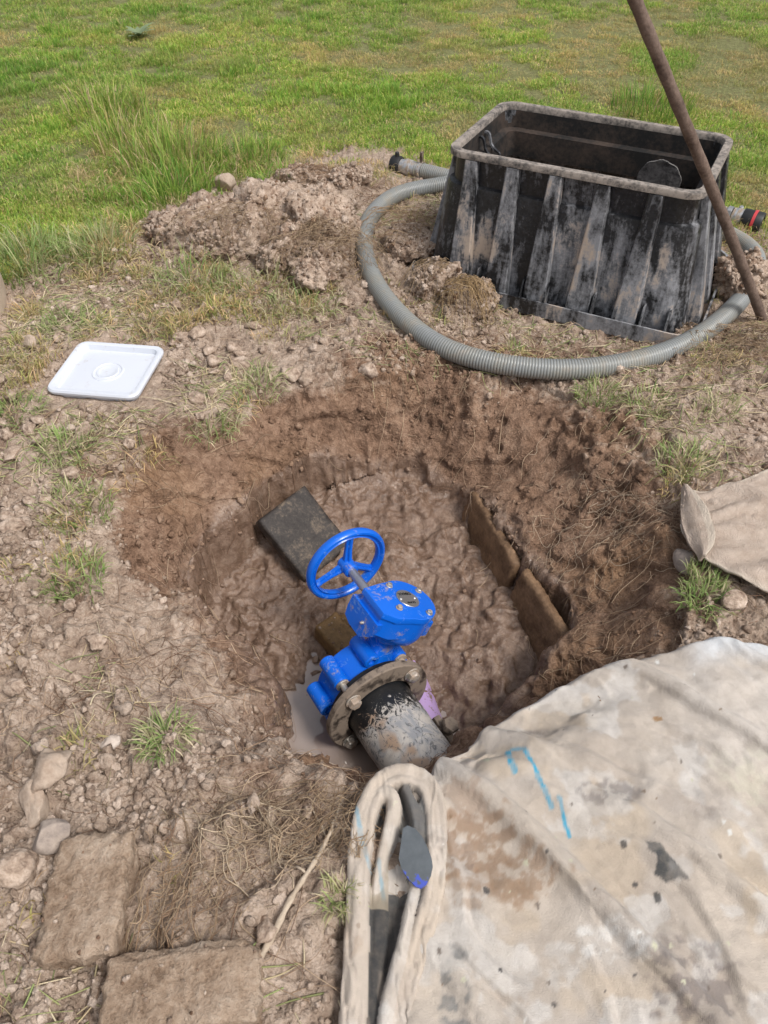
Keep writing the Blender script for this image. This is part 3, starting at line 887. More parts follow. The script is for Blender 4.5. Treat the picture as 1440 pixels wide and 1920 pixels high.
def rough_block(name, dims, seed, amp=.004, res=.010, chips=.012, bev=.012):
    """brick or paver: subdivided box, rounded edges, noise relief"""
    L_, W_, H_ = dims
    nx, ny, nz = max(3, int(L_ / res)), max(3, int(W_ / res)), max(3, int(H_ / res))
    bm = bmesh.new(); vs = {}
    def vert(i, j, k):
        if (i, j, k) not in vs: vs[(i, j, k)] = bm.verts.new((i / nx - .5, j / ny - .5, k / nz - .5))
        return vs[(i, j, k)]
    for k in (0, nz):
        for i in range(nx):
            for j in range(ny): bm.faces.new((vert(i, j, k), vert(i + 1, j, k), vert(i + 1, j + 1, k), vert(i, j + 1, k)))
    for j in (0, ny):
        for i in range(nx):
            for k in range(nz): bm.faces.new((vert(i, j, k), vert(i + 1, j, k), vert(i + 1, j, k + 1), vert(i, j, k + 1)))
    for i in (0, nx):
        for j in range(ny):
            for k in range(nz): bm.faces.new((vert(i, j, k), vert(i, j + 1, k), vert(i, j + 1, k + 1), vert(i, j, k + 1)))
    bmesh.ops.recalc_face_normals(bm, faces=bm.faces)
    me = bpy.data.meshes.new(name); bm.to_mesh(me); bm.free()
    n = len(me.vertices); P = np.empty(n * 3, np.float32); me.vertices.foreach_get('co', P); P = P.reshape(-1, 3).astype(float) * np.array(dims)
    hd = np.array(dims) / 2
    core = np.clip(P, -(hd - bev), hd - bev); d = P - core; l = np.linalg.norm(d, axis=1); k = l > 1e-9
    P[k] = core[k] + d[k] / l[k][:, None] * np.minimum(l[k], bev)[:, None]
    nrm = P / np.linalg.norm(P / hd, axis=1)[:, None]; nrm /= np.linalg.norm(nrm, axis=1)[:, None]
    f = amp * 2 * fbm3(P * 22 + seed, 4, seed) + amp * .9 * fbm3(P * 90 + seed, 3, seed + 4) * 2
    edge = np.sort(np.abs(P) / hd, axis=1)[:, 1]
    f = f - chips * sst(.75, 1, edge) * np.clip(fbm3(P * 14 + seed * 2, 2, seed + 7) * 3, 0, 1)
    P = P + nrm * f[:, None]
    me.vertices.foreach_set('co', P.astype(np.float32).ravel()); me.update()
    me.polygons.foreach_set('use_smooth', np.ones(len(me.polygons), bool))
    return me
def basis(o, X, Y, c):
    X = Vector(X).normalized(); Y = Vector(Y); Z = X.cross(Y).normalized(); Y = Z.cross(X)
    M = Matrix((X, Y, Z)).transposed().to_4x4(); M.translation = Vector(c); place(o, M)
# dark paver leaning on the far wall
a_, b_, c_, d_ = (Vector(v) for v in ((-.395, 1.70, -.235), (-.262, 1.855, -.225), (-.10, 1.70, -.355), (-.245, 1.575, -.385)))
o = link('paver', rough_block('paver', ((d_ - a_).length, (b_ - a_).length, .045), 3, .0018, .009, .006, .006), M_TILE)
n_ = (d_ - a_).cross(b_ - a_).normalized()
basis(o, d_ - a_, b_ - a_, (a_ + b_ + c_ + d_) / 4 - n_ * .022)
tag(o, 'square dark paver leaning in the mud behind the blue handwheel', 'paver')
# brick beside the valve
o = link('brick', rough_block('brick_wet', (.20, .085, .075), 5, .003, .009, .010, .006), M_BRICK_W)
basis(o, (.125, -.145, -.03), (.6, .5, 0), (-.118, 1.36, -.437)); tag(o, 'wet ochre brick lying under the blue valve gearbox at the puddle', 'brick')
# two stained stone slabs standing on edge
for (x0, y0), (x1, y1), zt, sd_, lb in (((.262, 1.845), (.372, 1.530), -.272, 8, 'upper ochre-stained edging slab set in the right side of the pit'), ((.386, 1.508), (.522, 1.165), -.283, 9, 'lower brown edging slab in the pit, nearer the pale sheet')):
    Lx = Vector((x1 - x0, y1 - y0, -.02)); o = link('edging_slab', rough_block('edging_slab', (Lx.length, .2, .034), sd_, .010, .009, .02, .014), M_SLAB)
    up_ = Vector((.18, .08, .97))
    basis(o, Lx, up_, (Vector((x0, y0, zt)) + Vector((x1, y1, zt))) / 2 - up_.normalized() * .09 + Vector((.034, .014, .012)))
    tag(o, lb, 'slab')

# ------------------------------------------------------------------ black plastic valve box
BX = thing('valve_box', 'ribbed black plastic valve box smeared with dried clay, standing open inside the hose loop', 'valve box', (.739, 2.860, -.012), (0, 0, -.4625))
def rr(hw_, hd_, rad, n=7):
    P = []
    for cx, cy, a0 in ((hw_ - rad, hd_ - rad, 0), (-(hw_ - rad), hd_ - rad, 90), (-(hw_ - rad), -(hd_ - rad), 180), (hw_ - rad, -(hd_ - rad), 270)):
        for k in range(n): a = R(a0 + 90 * k / (n - 1)); P.append((cx + rad * math.cos(a), cy + rad * math.sin(a)))
    return P
def loft(levels, close=False):
    bm = bmesh.new(); rings = []
    for hw_, hd_, z, rad in levels:
        rings.append([bm.verts.new((a, b, z)) for a, b in rr(hw_, hd_, rad)])
    m = len(rings); n = len(rings[0])
    for i in range(m if close else m - 1):
        a, b = rings[i], rings[(i + 1) % m]
        for k in range(n): bm.faces.new((a[k], a[(k + 1) % n], b[(k + 1) % n], b[k]))
    return bm
BH = .503
bm = loft([(.497, .315, 0, .08), (.490, .310, .06, .08), (.452, .289, .372, .08), (.448, .286, .386, .08), (.430, .274, .392, .072), (.426, .274, BH - .022, .07),
           (.421, .269, BH - .022, .07), (.424, .269, .392, .07), (.442, .281, .37, .07), (.490, .308, 0, .07)], True)
bodyb = link('box_wall', bm_mesh(bm, 'box_wall', 40), M_BOX, BX)
bm = loft([(.422, .271, BH - .0215, .07), (.4445, .2935, BH - .021, .07), (.4446, .2944, BH - .004, .07), (.4420, .2915, BH, .068), (.4185, .2675, BH + .0005, .052), (.4155, .2645, BH - .004, .05), (.416, .265, BH - .0215, .05)], True)
rimb = link('rim', bm_mesh(bm, 'box_rim', 40), M_RIM, BX)
bm = loft([(.416, .265, BH - .022, .05), (.415, .264, .418, .05), (.384, .234, .414, .03), (.382, .232, .322, .03), (.386, .236, .322, .03), (.388, .238, .408, .03), (.4195, .2675, .412, .05), (.4198, .2678, BH - .022, .05)], True)
inb = link('inner_collar', bm_mesh(bm, 'inner_collar', 40), M_INNER, BX)
# tapered ribs: front/back and sides
def rib(M, w0, w1, p0, p1, b0, b1):
    """rib from z=.03 to the rim: half widths w0 (foot) w1 (top); outward face p0 (foot) p1 (top); local +y is outward"""
    bm = bmesh.new(); rings = []
    for t in (0, .35, .7, 1):
        z = .022 + (BH - .024 - .022) * t; w_ = w0 + (w1 - w0) * t; p = p0 + (p1 - p0) * t; b = b0 + (b1 - b0) * t
        rings.append([bm.verts.new(M @ Vector(q)) for q in ((-w_ - .003, b, z), (-w_, p - .003, z), (-w_ + .004, p, z), (w_ - .004, p, z), (w_, p - .003, z), (w_ + .003, b, z))])
    for a, b in zip(rings[:-1], rings[1:]):
        for k in range(6): bm.faces.new((a[k], a[(k + 1) % 6], b[(k + 1) % 6], b[k]))
    bm.faces.new(rings[0]); bm.faces.new(rings[-1])
    return bm_mesh(bm, 'rib', 30)
for fr in (.115, .285, .455, .64, .83):
    u = -.4446 + fr * .889
    for s_ in (-1, 1):
        link('rib', rib(Matrix.Translation((u, 0, 0)) @ Matrix.Rotation(R(180 if s_ < 0 else 0), 4, 'Z'), .044, .022, .352, .2950, .305, .272), M_RIB, BX)
for vv in (-.17, 0, .17):
    for s_ in (-1, 1):
        link('rib', rib(Matrix.Translation((0, vv, 0)) @ Matrix.Rotation(R(-90 * s_), 4, 'Z'), .042, .022, .540, .4450, .487, .423), M_RIB, BX)
# base flange with a raised lip, gussets between it and the wall
bm = loft([(.500, .32, .012, .08), (.548, .362, .012, .09), (.548, .362, .058, .09), (.555, .369, .058, .09), (.555, .369, 0, .09), (.500, .32, 0, .08)], True)
link('base_flange', bm_mesh(bm, 'base_flange', 40), M_RIB, BX)
for k in range(11):
    u = -.44 + k * .088
    bm = bmesh.new()
    pts = [(.305, .012), (.364, .012), (.364, .054), (.336, .115), (.302, .115)]
    f1_ = [bm.verts.new((u - .0028, -a, b)) for a, b in pts]; f2_ = [bm.verts.new((u + .0028, -a, b)) for a, b in pts]
    bm.faces.new(f1_); bm.faces.new(f2_[::-1])
    for i in range(5): bm.faces.new((f1_[i], f1_[(i + 1) % 5], f2_[(i + 1) % 5], f2_[i]))
    link('gusset', bm_mesh(bm, 'gusset'), M_BOX, BX)
# S-shaped latch bracket on the left inner wall
br = []
for vv in (-.035, .025):
    bm = bmesh.new()
    c_pts = [(-.425, .455), (-.412, .468), (-.398, .462), (-.392, .445), (-.388, .425), (-.372, .408), (-.352, .398), (-.348, .385)]
    P = chaikin([(a, b) for a, b in c_pts], 2, False)
    T = np.gradient(P, axis=0); T /= np.linalg.norm(T, axis=1)[:, None]; Nn = np.stack([-T[:, 1], T[:, 0]], 1)
    th = .0035 if vv < 0 else .0035
    A = P + Nn * th; B = P - Nn * th
    for v0, v1 in ((vv, vv + .012),):
        L1 = [bm.verts.new((p[0], v0, p[1])) for p in A]; L2 = [bm.verts.new((p[0], v0, p[1])) for p in B]
        L3 = [bm.verts.new((p[0], v1, p[1])) for p in A]; L4 = [bm.verts.new((p[0], v1, p[1])) for p in B]
        for i in range(len(P) - 1):
            bm.faces.new((L1[i], L1[i + 1], L2[i + 1], L2[i])); bm.faces.new((L3[i], L3[i + 1], L4[i + 1], L4[i]))
            bm.faces.new((L1[i], L1[i + 1], L3[i + 1], L3[i])); bm.faces.new((L2[i], L2[i + 1], L4[i + 1], L4[i]))
    br.append(link('latch_bracket', bm_mesh(bm, 'latch_bracket', 50), M_BOX, BX))
bm = bmesh.new(); bm_box(bm, (-.386, -.034, .378), (-.35, .035, .384), None, .001)
link('latch_plate', bm_mesh(bm, 'latch_plate'), M_RIM, BX)
# rounded plastic tongue standing inside the box
bm = bmesh.new(); P = []
for k in range(41):
    a = R(180 * k / 40); rr_ = .075 * (1 + .02 * math.sin(9 * a) + (.03 if 16 < k < 25 else 0) * random.random())
    P.append((rr_ * math.cos(a), .395 + rr_ * math.sin(a)))
P += [(-.072, .02), (.072, .02)]
fr_ = []; bk_ = []
for a, b in P:
    cur = .25 * a * a / .075
    fr_.append(bm.verts.new((a, -.004 + cur, b))); bk_.append(bm.verts.new((a, .004 + cur, b)))
bm.faces.new(fr_); bm.faces.new(bk_[::-1])
for i in range(len(P)): bm.faces.new((fr_[i], fr_[(i + 1) % len(P)], bk_[(i + 1) % len(P)], bk_[i]))
bmesh.ops.triangulate(bm, faces=[f for f in bm.faces if len(f.verts) > 4])
flap = link('plastic_tongue', bm_mesh(bm, 'plastic_tongue', 40), M_TONGUE); flap.location = (.963, 2.745, .0); flap.rotation_euler = (0, 0, -.46)
tag(flap, 'round-topped clay-smeared black plastic tongue standing inside the open valve box', 'plastic flap')

# ------------------------------------------------------------------ suction hose
HP = [(0.150, 3.79), (0.278, 3.716), (.45, 3.62), (.75, 3.50), (1.08, 3.36), (1.33, 3.24), (1.44, 3.12), (1.495, 2.97), (1.468, 2.826), (1.345, 2.600), (1.168, 2.397), (0.977, 2.245), (0.777, 2.157), (0.579, 2.130), (0.356, 2.175), (0.2, 2.264), (0.085, 2.412), (0.0, 2.578), (-0.062, 2.782), (-0.088, 3.03), (-0.058, 3.256), (0.036, 3.447), (0.171, 3.551), (0.27, 3.575), (.5, 3.60), (.85, 3.58), (1.15, 3.47), (1.36, 3.36), (1.50, 3.285)]
HP = chaikin(HP, 3, False)
zz = base_height(HP[:, 0], HP[:, 1])[0]
zz = np.maximum(zz, -.01)
for _ in range(30): zz[1:-1] = (zz[:-2] + zz[1:-1] * 2 + zz[2:]) / 4
HR = .0338
hx = np.linspace(0, 1, len(HP))
cross = np.exp(-((hx - .87) / .05) ** 2) * .06
H3 = np.c_[HP, zz + HR + .002 + cross]
Ltot = np.linalg.norm(np.diff(H3, axis=0), axis=1).sum()
pitch = .0098; nr = int(Ltot / pitch)
Hc = resample(H3, nr * 4 + 1)
for _ in range(6): Hc[1:-1] = (Hc[:-2] + Hc[1:-1] * 2 + Hc[2:]) / 4
ph = np.arange(len(Hc)) % 4
rad = HR + np.array([-.0016, .0006, .0012, .0006])[ph]
Vh, Fh = sweep_np(Hc, rad, 22)
hose = thing('suction_hose', 'ridged grey suction hose lying in a loop around the black box', 'hose', (.579, 2.13, .04))
meh = mesh_np('hose_wall', Vh - np.array([.579, 2.13, .04]), Fh)
attr(meh, 'groove', np.repeat((ph == 0).astype(float), 22))
link('hose_wall', meh, M_HOSE, hose)
def along(p, d):
    X = Vector(d).normalized(); u = Vector((0, 0, 1)); Y = u.cross(X).normalized(); Z = X.cross(Y)
    M = Matrix((X, Y, Z)).transposed().to_4x4(); M.translation = Vector(p) - Vector((.579, 2.13, .04)); return M
def lathe_part(name, prof, M, mat, parent, n=40):
    bm = bmesh.new(); bm_lathe(bm, prof, n, 'X', True, M); return link(name, bm_mesh(bm, name, 40), mat, parent)
# left end: aluminium coupling with a band clamp standing up and a dark plug
M0 = along(Hc[0], Hc[0] - Hc[8])
cp = lathe_part('coupling', [(.026, -.05), (.031, -.05), (.034, -.02), (.034, .02), (.038, .022), (.038, .05), (.033, .052), (.033, .085), (.026, .085)], M0, M_ALU, hose)
lathe_part('plug', [(.004, .07), (.041, .078), (.044, .085), (.044, .12), (.04, .126), (.004, .126)], M0, M_BLACK, cp)
bm = bmesh.new(); bm_cyl(bm, .012, .010, .03, .062, 16, 'Z', M0 @ Matrix.Translation((.1, 0, 0)), .002); link('knob', bm_mesh(bm, 'knob'), M_BLACK, cp)
cl = lathe_part('band_clamp', [(.037, -.04), (.0395, -.04), (.0395, -.024), (.037, -.024)], M0, M_ALU, hose)
bm = bmesh.new(); bm_box(bm, (-.037, -.008, .034), (-.027, .008, .085), M0, .0015); link('clamp_bolt', bm_mesh(bm, 'clamp_bolt'), M_FLANGE, cl)
# right end: two steel bands, black coupling with red ring
M1 = along(Hc[-1], Hc[-1] - Hc[-9])
M1 = M1 @ Matrix.Rotation(R(-6), 4, 'Z')
for x0 in (-.012, .022):
    c2 = lathe_part('band_clamp', [(.037, x0), (.0405, x0), (.0405, x0 + .02), (.037, x0 + .02)], M1, M_STEEL, hose)
    bm = bmesh.new(); ang = R(150 if x0 < 0 else 20)
    MB = M1 @ Matrix.Rotation(ang, 4, 'X')
    bm_cyl(bm, .0065, .0065, -.012, .018, 14, 'Y', None) if False else bm_box(bm, (x0 + .002, .036, -.012), (x0 + .016, .052, .014), MB, .003)
    bm_cyl(bm, .009, .009, .012, .022, 16, 'Z', MB @ Matrix.Translation((x0 + .009, .047, 0)), .002)
    link('clamp_screw', bm_mesh(bm, 'clamp_screw'), M_STEEL, c2)
lathe_part('sleeve', [(.036, .012), (.0395, .012), (.0415, .05), (.0415, .062), (.036, .062)], M1, M_HOSE if False else M_ALU, hose)
cb = lathe_part('end_coupling', [(.03, .055), (.045, .055), (.047, .06), (.047, .135), (.044, .14), (.03, .14), (.028, .1)], M1, M_BLACK, hose)
lathe_part('red_ring', [(.046, .098), (.0495, .098), (.0495, .110), (.046, .110)], M1, M_RED, cb)

# ------------------------------------------------------------------ rusty rod leaning on the box corner
pB = Vector((1.400, 2.470, -.03)); pA = Vector((.9805, 2.368, .554)); dr_ = (pA - pB).normalized()
Pr = np.array([list(pB + dr_ * t) for t in np.linspace(0, 1.75, 60)])
Pr += np.stack([.004 * np.sin(np.linspace(0, 6, 60)), .004 * np.cos(np.linspace(0, 5, 60)), 0 * np.linspace(0, 1, 60)], 1)
rod = link('digging_bar', sweep_capped('digging_bar', Pr, .0168 + .0007 * np.sin(np.arange(60) * 1.7), 20), M_ROD)
tag(rod, 'long rusty brown bar leaning across the right corner of the black box', 'bar')

# ------------------------------------------------------------------ white bucket lid
lid = thing('bucket_lid', 'square white plastic bucket lid lying on the dirt left of the pit', 'lid')
mid = Vector((-.900, 2.105, 0))
lx_, ly_ = np.meshgrid(np.linspace(-1.05, -.74, 25), np.linspace(1.98, 2.26, 25))
mid.z = float(np.percentile(gsample(gZ, lx_.ravel(), ly_.ravel()), 98)) + .019
lid.location = mid; lid.rotation_euler = (R(1.5), R(-1.0), R(-8.5))
Wd, Dd = .152, .138
bm = loft([(Wd - .012, Dd - .012, -.022, .03), (Wd - .008, Dd - .008, -.006, .03), (Wd, Dd, -.004, .034), (Wd + .001, Dd + .001, .004, .034), (Wd - .003, Dd - .003, .010, .032), (Wd - .012, Dd - .012, .011, .028), (Wd - .018, Dd - .018, .008, .024), (Wd - .024, Dd - .024, -.008, .02), (Wd - .03, Dd - .03, -.0095, .018),
           (Wd - .03, Dd - .03, -.0125, .018), (Wd - .02, Dd - .02, -.022, .02)], True)
link('rim', bm_mesh(bm, 'lid_rim', 35), M_LID, lid)
bm = loft([(Wd - .029, Dd - .029, -.0095, .018), (Wd - .034, Dd - .034, -.0085, .016), (.06, .06, -.0082, .0599)], False)
bm.verts.ensure_lookup_table(); ring_out = [v for v in bm.verts][-28:]
prev = ring_out
for r_, z_ in ((.052, -.0078), (.0495, -.0050), (.046, -.0050), (.043, -.0080), (.037, -.0080), (.034, -.0055), (.031, -.0055), (.028, -.0072), (.012, -.0074)):
    cur = [bm.verts.new((v.co.x / .06 * r_, v.co.y / .06 * r_, z_)) for v in ring_out]
    for k in range(28): bm.faces.new((prev[k], prev[(k + 1) % 28], cur[(k + 1) % 28], cur[k]))
    prev = cur
bm.faces.new(prev)
for v in bm.verts:
    rr_ = math.hypot(v.co.x, v.co.y)
    if abs(v.co.z + .0082) < 1e-5 and rr_ > .055: v.co.x *= .0605 / rr_; v.co.y *= .0605 / rr_
link('panel', bm_mesh(bm, 'lid_panel', 35), M_LID, lid)
# ------------------------------------------------------------------ paint-stained drop sheet
def ridge_field(x, y, line, A, w_, taper=True, asym=.4):
    """asymmetric cloth fold along a polyline: soft on its left side, steep on its right"""
    P = resample(chaikin(line, 2, False), 40)
    x, y = x + .022 * fbm(x * 9, y * 9, 3, 95), y + .022 * fbm(x * 9 + 5, y * 9, 3, 96)
    best = np.full(x.shape, 1e9); sgn = np.zeros(x.shape); tt = np.zeros(x.shape)
    for k in range(len(P) - 1):
        ax, ay = P[k][:2]; ex, ey = P[k + 1][0] - ax, P[k + 1][1] - ay
        u = np.clip(((x - ax) * ex + (y - ay) * ey) / (ex * ex + ey * ey), 0, 1)
        dx, dy = x - ax - u * ex, y - ay - u * ey; d = np.hypot(dx, dy); c = d < best
        best = np.where(c, d, best); sgn = np.where(c, np.sign(ex * dy - ey * dx), sgn); tt = np.where(c, (k + u) / (len(P) - 1), tt)
    sd_ = best * sgn
    q = np.sqrt(best ** 2 + (.12 * w_) ** 2) - .12 * w_
    if A < 0: sd_ = -sd_
    h = np.where(sd_ > 0, np.exp(-(q / (w_ * 1.7)) ** 1.5), np.exp(-(q / (w_ * asym)) ** 1.8))
    h = h - .18 * np.exp(-((sd_ + w_ * .9) / (w_ * .35)) ** 2)
    A = abs(A)
    if taper: h = h * sst(0, .22, tt) * (1 - sst(.72, 1, tt))
    return A * h

TOP = chaikin([(0.052, 0.690, 0.02), (0.13, 0.787, -0.03), (0.186, 0.838, -0.05), (0.262, 0.893, -0.05), (0.389, 0.966, -0.03), (0.527, 1.012, 0.0), (0.671, 1.032, 0.03), (0.706, 1.046, 0.05), (0.78, 1.05, 0.05), (0.873, 1.035, 0.05), (1.008, 1.002, 0.04), (1.2, .98, .03)], 2, False)
def up2(A, ny, nx):
    """Catmull-Rom upsample of a grid"""
    def one(B, n):
        m = B.shape[0]; t = np.linspace(0, m - 1, n); i = np.clip(np.floor(t).astype(int), 0, m - 2); f = (t - i).reshape((-1,) + (1,) * (B.ndim - 1))
        p0, p1, p2, p3 = (B[np.clip(i + k, 0, m - 1)] for k in (-1, 0, 1, 2))
        return .5 * (2 * p1 + (p2 - p0) * f + (2 * p0 - 5 * p1 + 4 * p2 - p3) * f ** 2 + (3 * p1 - p0 - 3 * p2 + p3) * f ** 3)
    return np.swapaxes(one(np.swapaxes(one(A, ny), 0, 1), nx), 0, 1)

def drape(P, eu, ev, e1, e2, floor, pin, steps=150, iters=8, bend=.6, grav=.0001):
    """relax a cloth grid (rows, cols, 3) whose rest lengths exceed the laid-out ones, so the spare cloth buckles into folds"""
    P = P.copy(); ln = lambda a, b: np.linalg.norm(a - b, axis=-1)
    Lu = ln(P[:, 1:], P[:, :-1]) * eu; Lv = ln(P[1:], P[:-1]) * ev
    L1 = ln(P[1:, 1:], P[:-1, :-1]) * e1; L2 = ln(P[1:, :-1], P[:-1, 1:]) * e2
    Bu = Lu[:, 1:] + Lu[:, :-1]; Bv = Lv[1:] + Lv[:-1]
    W = (~pin).astype(float); Q = P.copy(); S = slice; nv, nu = P.shape[:2]
    def proj(sa, sb, L, k):
        a = P[sa]; b = P[sb]; d = b - a; l = np.linalg.norm(d, axis=-1) + 1e-12
        wa = W[sa]; wb = W[sb]; c = (k * (l - L) / l / np.maximum(wa + wb, 1e-9))[..., None] * d
        P[sa] = a + c * wa[..., None]; P[sb] = b - c * wb[..., None]
    for st in range(steps):
        vel = (P - Q) * .97; Q = P.copy(); P = P + vel * W[..., None]; P[..., 2] -= grav * W
        for it in range(iters):
            for o in (0, 1):
                proj((S(None), S(o, nu - 1, 2)), (S(None), S(o + 1, None, 2)), Lu[:, o::2], 1.0)
                proj((S(o, nv - 1, 2),), (S(o + 1, None, 2),), Lv[o::2], 1.0)
                proj((S(o, nv - 1, 2), S(None, -1)), (S(o + 1, None, 2), S(1, None)), L1[o::2], .25)
                proj((S(o, nv - 1, 2), S(1, None)), (S(o + 1, None, 2), S(None, -1)), L2[o::2], .25)
            for o in range(3):
                ix = np.arange(o, nu - 2, 3); proj((S(None), ix), (S(None), ix + 2), Bu[:, ix], bend)
                ix = np.arange(o, nv - 2, 3); proj((ix,), (ix + 2,), Bv[ix], bend)
            c = (P[..., 2] < floor) & ~pin
            P[..., 2] = np.where(c, floor, P[..., 2])
        P[..., :2] = np.where(c[..., None], P[..., :2] * .65 + Q[..., :2] * .35, P[..., :2])
    return P

def soften(Z, n):
    for _ in range(n):
        Z = Z.copy(); Z[1:-1, 1:-1] = (Z[:-2, 1:-1] + Z[2:, 1:-1] + Z[1:-1, :-2] + Z[1:-1, 2:] + 2 * Z[1:-1, 1:-1]) / 6
    return Z

NS, NT = 340, 330
cu, cv_ = 100, 92
Tp = resample(TOP, cu); s_ = np.linspace(0, 1, cu); t_c = np.linspace(0, 1, cv_)
Bp = np.stack([.02 + 1.25 * s_, np.full(cu, -.1), np.full(cu, .03)], 1)
cx_ = Tp[None, :, 0] * (1 - t_c[:, None]) + Bp[None, :, 0] * t_c[:, None]
cy_ = Tp[None, :, 1] * (1 - t_c[:, None]) + Bp[None, :, 1] * t_c[:, None]
cy_ = cy_ + (1 - sst(0, .12, t_c))[:, None] * .012 * fbm(cx_ * 14, cx_ * 0 + 3, 3, 81)
ez = Tp[None, :, 2] * (1 - sst(0, .4, t_c))[:, None] + .04 * sst(0, .4, t_c)[:, None]
cz_ = soften(np.maximum(ez, base_height(cx_, cy_)[0] + .028), 3)
nz = fbm(cx_ * 3.5, cy_ * 3.5, 2, 22); lef = np.exp(-(cx_ - .05) / .2)
P0 = np.stack([cx_, cy_, cz_ + .004 + .012 * fbm(cx_ * 9, cy_ * 9, 2, 5)], -1)
pin = np.zeros(cx_.shape, bool); pin[0, ::6] = 1; pin[-1, ::4] = 1; pin[::4, -1] = 1; pin[::3, 0] = 1
RS = drape(P0, 1.03 + .11 * lef[:, 1:] + .04 * nz[:, 1:], 1.025 + .04 * nz[1:], 1.0 + 0 * nz[1:, 1:], 1.085 + .08 * nz[1:, 1:] + .04 * lef[1:, 1:], cz_, pin, 170, 8, .45, .00007)
RS = up2(RS, NT, NS); cx_, cy_, cz_ = RS[..., 0], RS[..., 1], soften(RS[..., 2], 4)
t_c = np.linspace(0, 1, NT)
u_ = cx_ * .8 + cy_ * .6; v_ = -cx_ * .6 + cy_ * .8
cz_ = cz_ + .007 * fbm(u_ * 8, v_ * 20, 4, 93) + .0022 * fbm(cx_ * 50, cy_ * 50, 2, 94)
ux_ = .05 * fbm(cx_ * 4, cy_ * 4, 2, 97)
for sc_, an_, am_, sd0 in ((2.2, .9, .006, 301), (3.2, .6, .0055, 302), (5, 1.1, .004, 303), (7, .3, .003, 304), (10, .8, .0025, 305)):
    ca_, sa_ = math.cos(-an_), math.sin(-an_)
    uu, vv_ = (cx_ * ca_ + cy_ * sa_) + ux_, (-cx_ * sa_ + cy_ * ca_) + ux_
    ph_ = (fbm(uu * sc_, vv_ * sc_ * 4.5, 2, sd0) * 3.2 + .5) % 1.0
    gate = sst(-.02, .15, fbm(cx_ * 4 + sd0, cy_ * 4, 2, sd0 + 9))
    cz_ = cz_ + gate * am_ * np.where(ph_ < .78, sst(0, .78, ph_), 1 - sst(.78, 1, ph_))
cz_ = cz_ - .02 * (1 - sst(0, .012, t_c))[:, None]
# keep clear of the ground bumps
for ox_ in (-.014, 0, .014):
    for oy_ in (-.014, 0, .014):
        cz_ = np.maximum(cz_, gsample(gZ, (cx_ + ox_).ravel(), (cy_ + oy_).ravel()).reshape(cx_.shape) + .005)
cz_[2:] = soften(cz_[2:], 2)
for ln_, A_, w_ in (([(.12, .62), (.135, .5), (.15, .42), (.20, .37), (.27, .33)], -.012, .016), ([(.12, .44), (.15, .38), (.22, .33), (.28, .25)], .010, .013),
                    ([(.24, .66), (.29, .57), (.34, .50), (.37, .42), (.41, .37), (.5, .34)], -.010, .02), ([(.42, .62), (.50, .56), (.56, .48), (.59, .38), (.58, .25)], .010, .022), ([(.46, .88), (.56, .85), (.66, .79), (.74, .70)], .010, .02), ([(.33, .44), (.36, .36), (.37, .27), (.36, .18)], -.008, .014), ([(.44, .45), (.52, .40), (.60, .36), (.68, .28)], .008, .016), ([(.62, .66), (.68, .58), (.72, .48)], -.009, .018)):
    cz_ = cz_ + ridge_field(cx_, cy_, ln_, A_, w_)

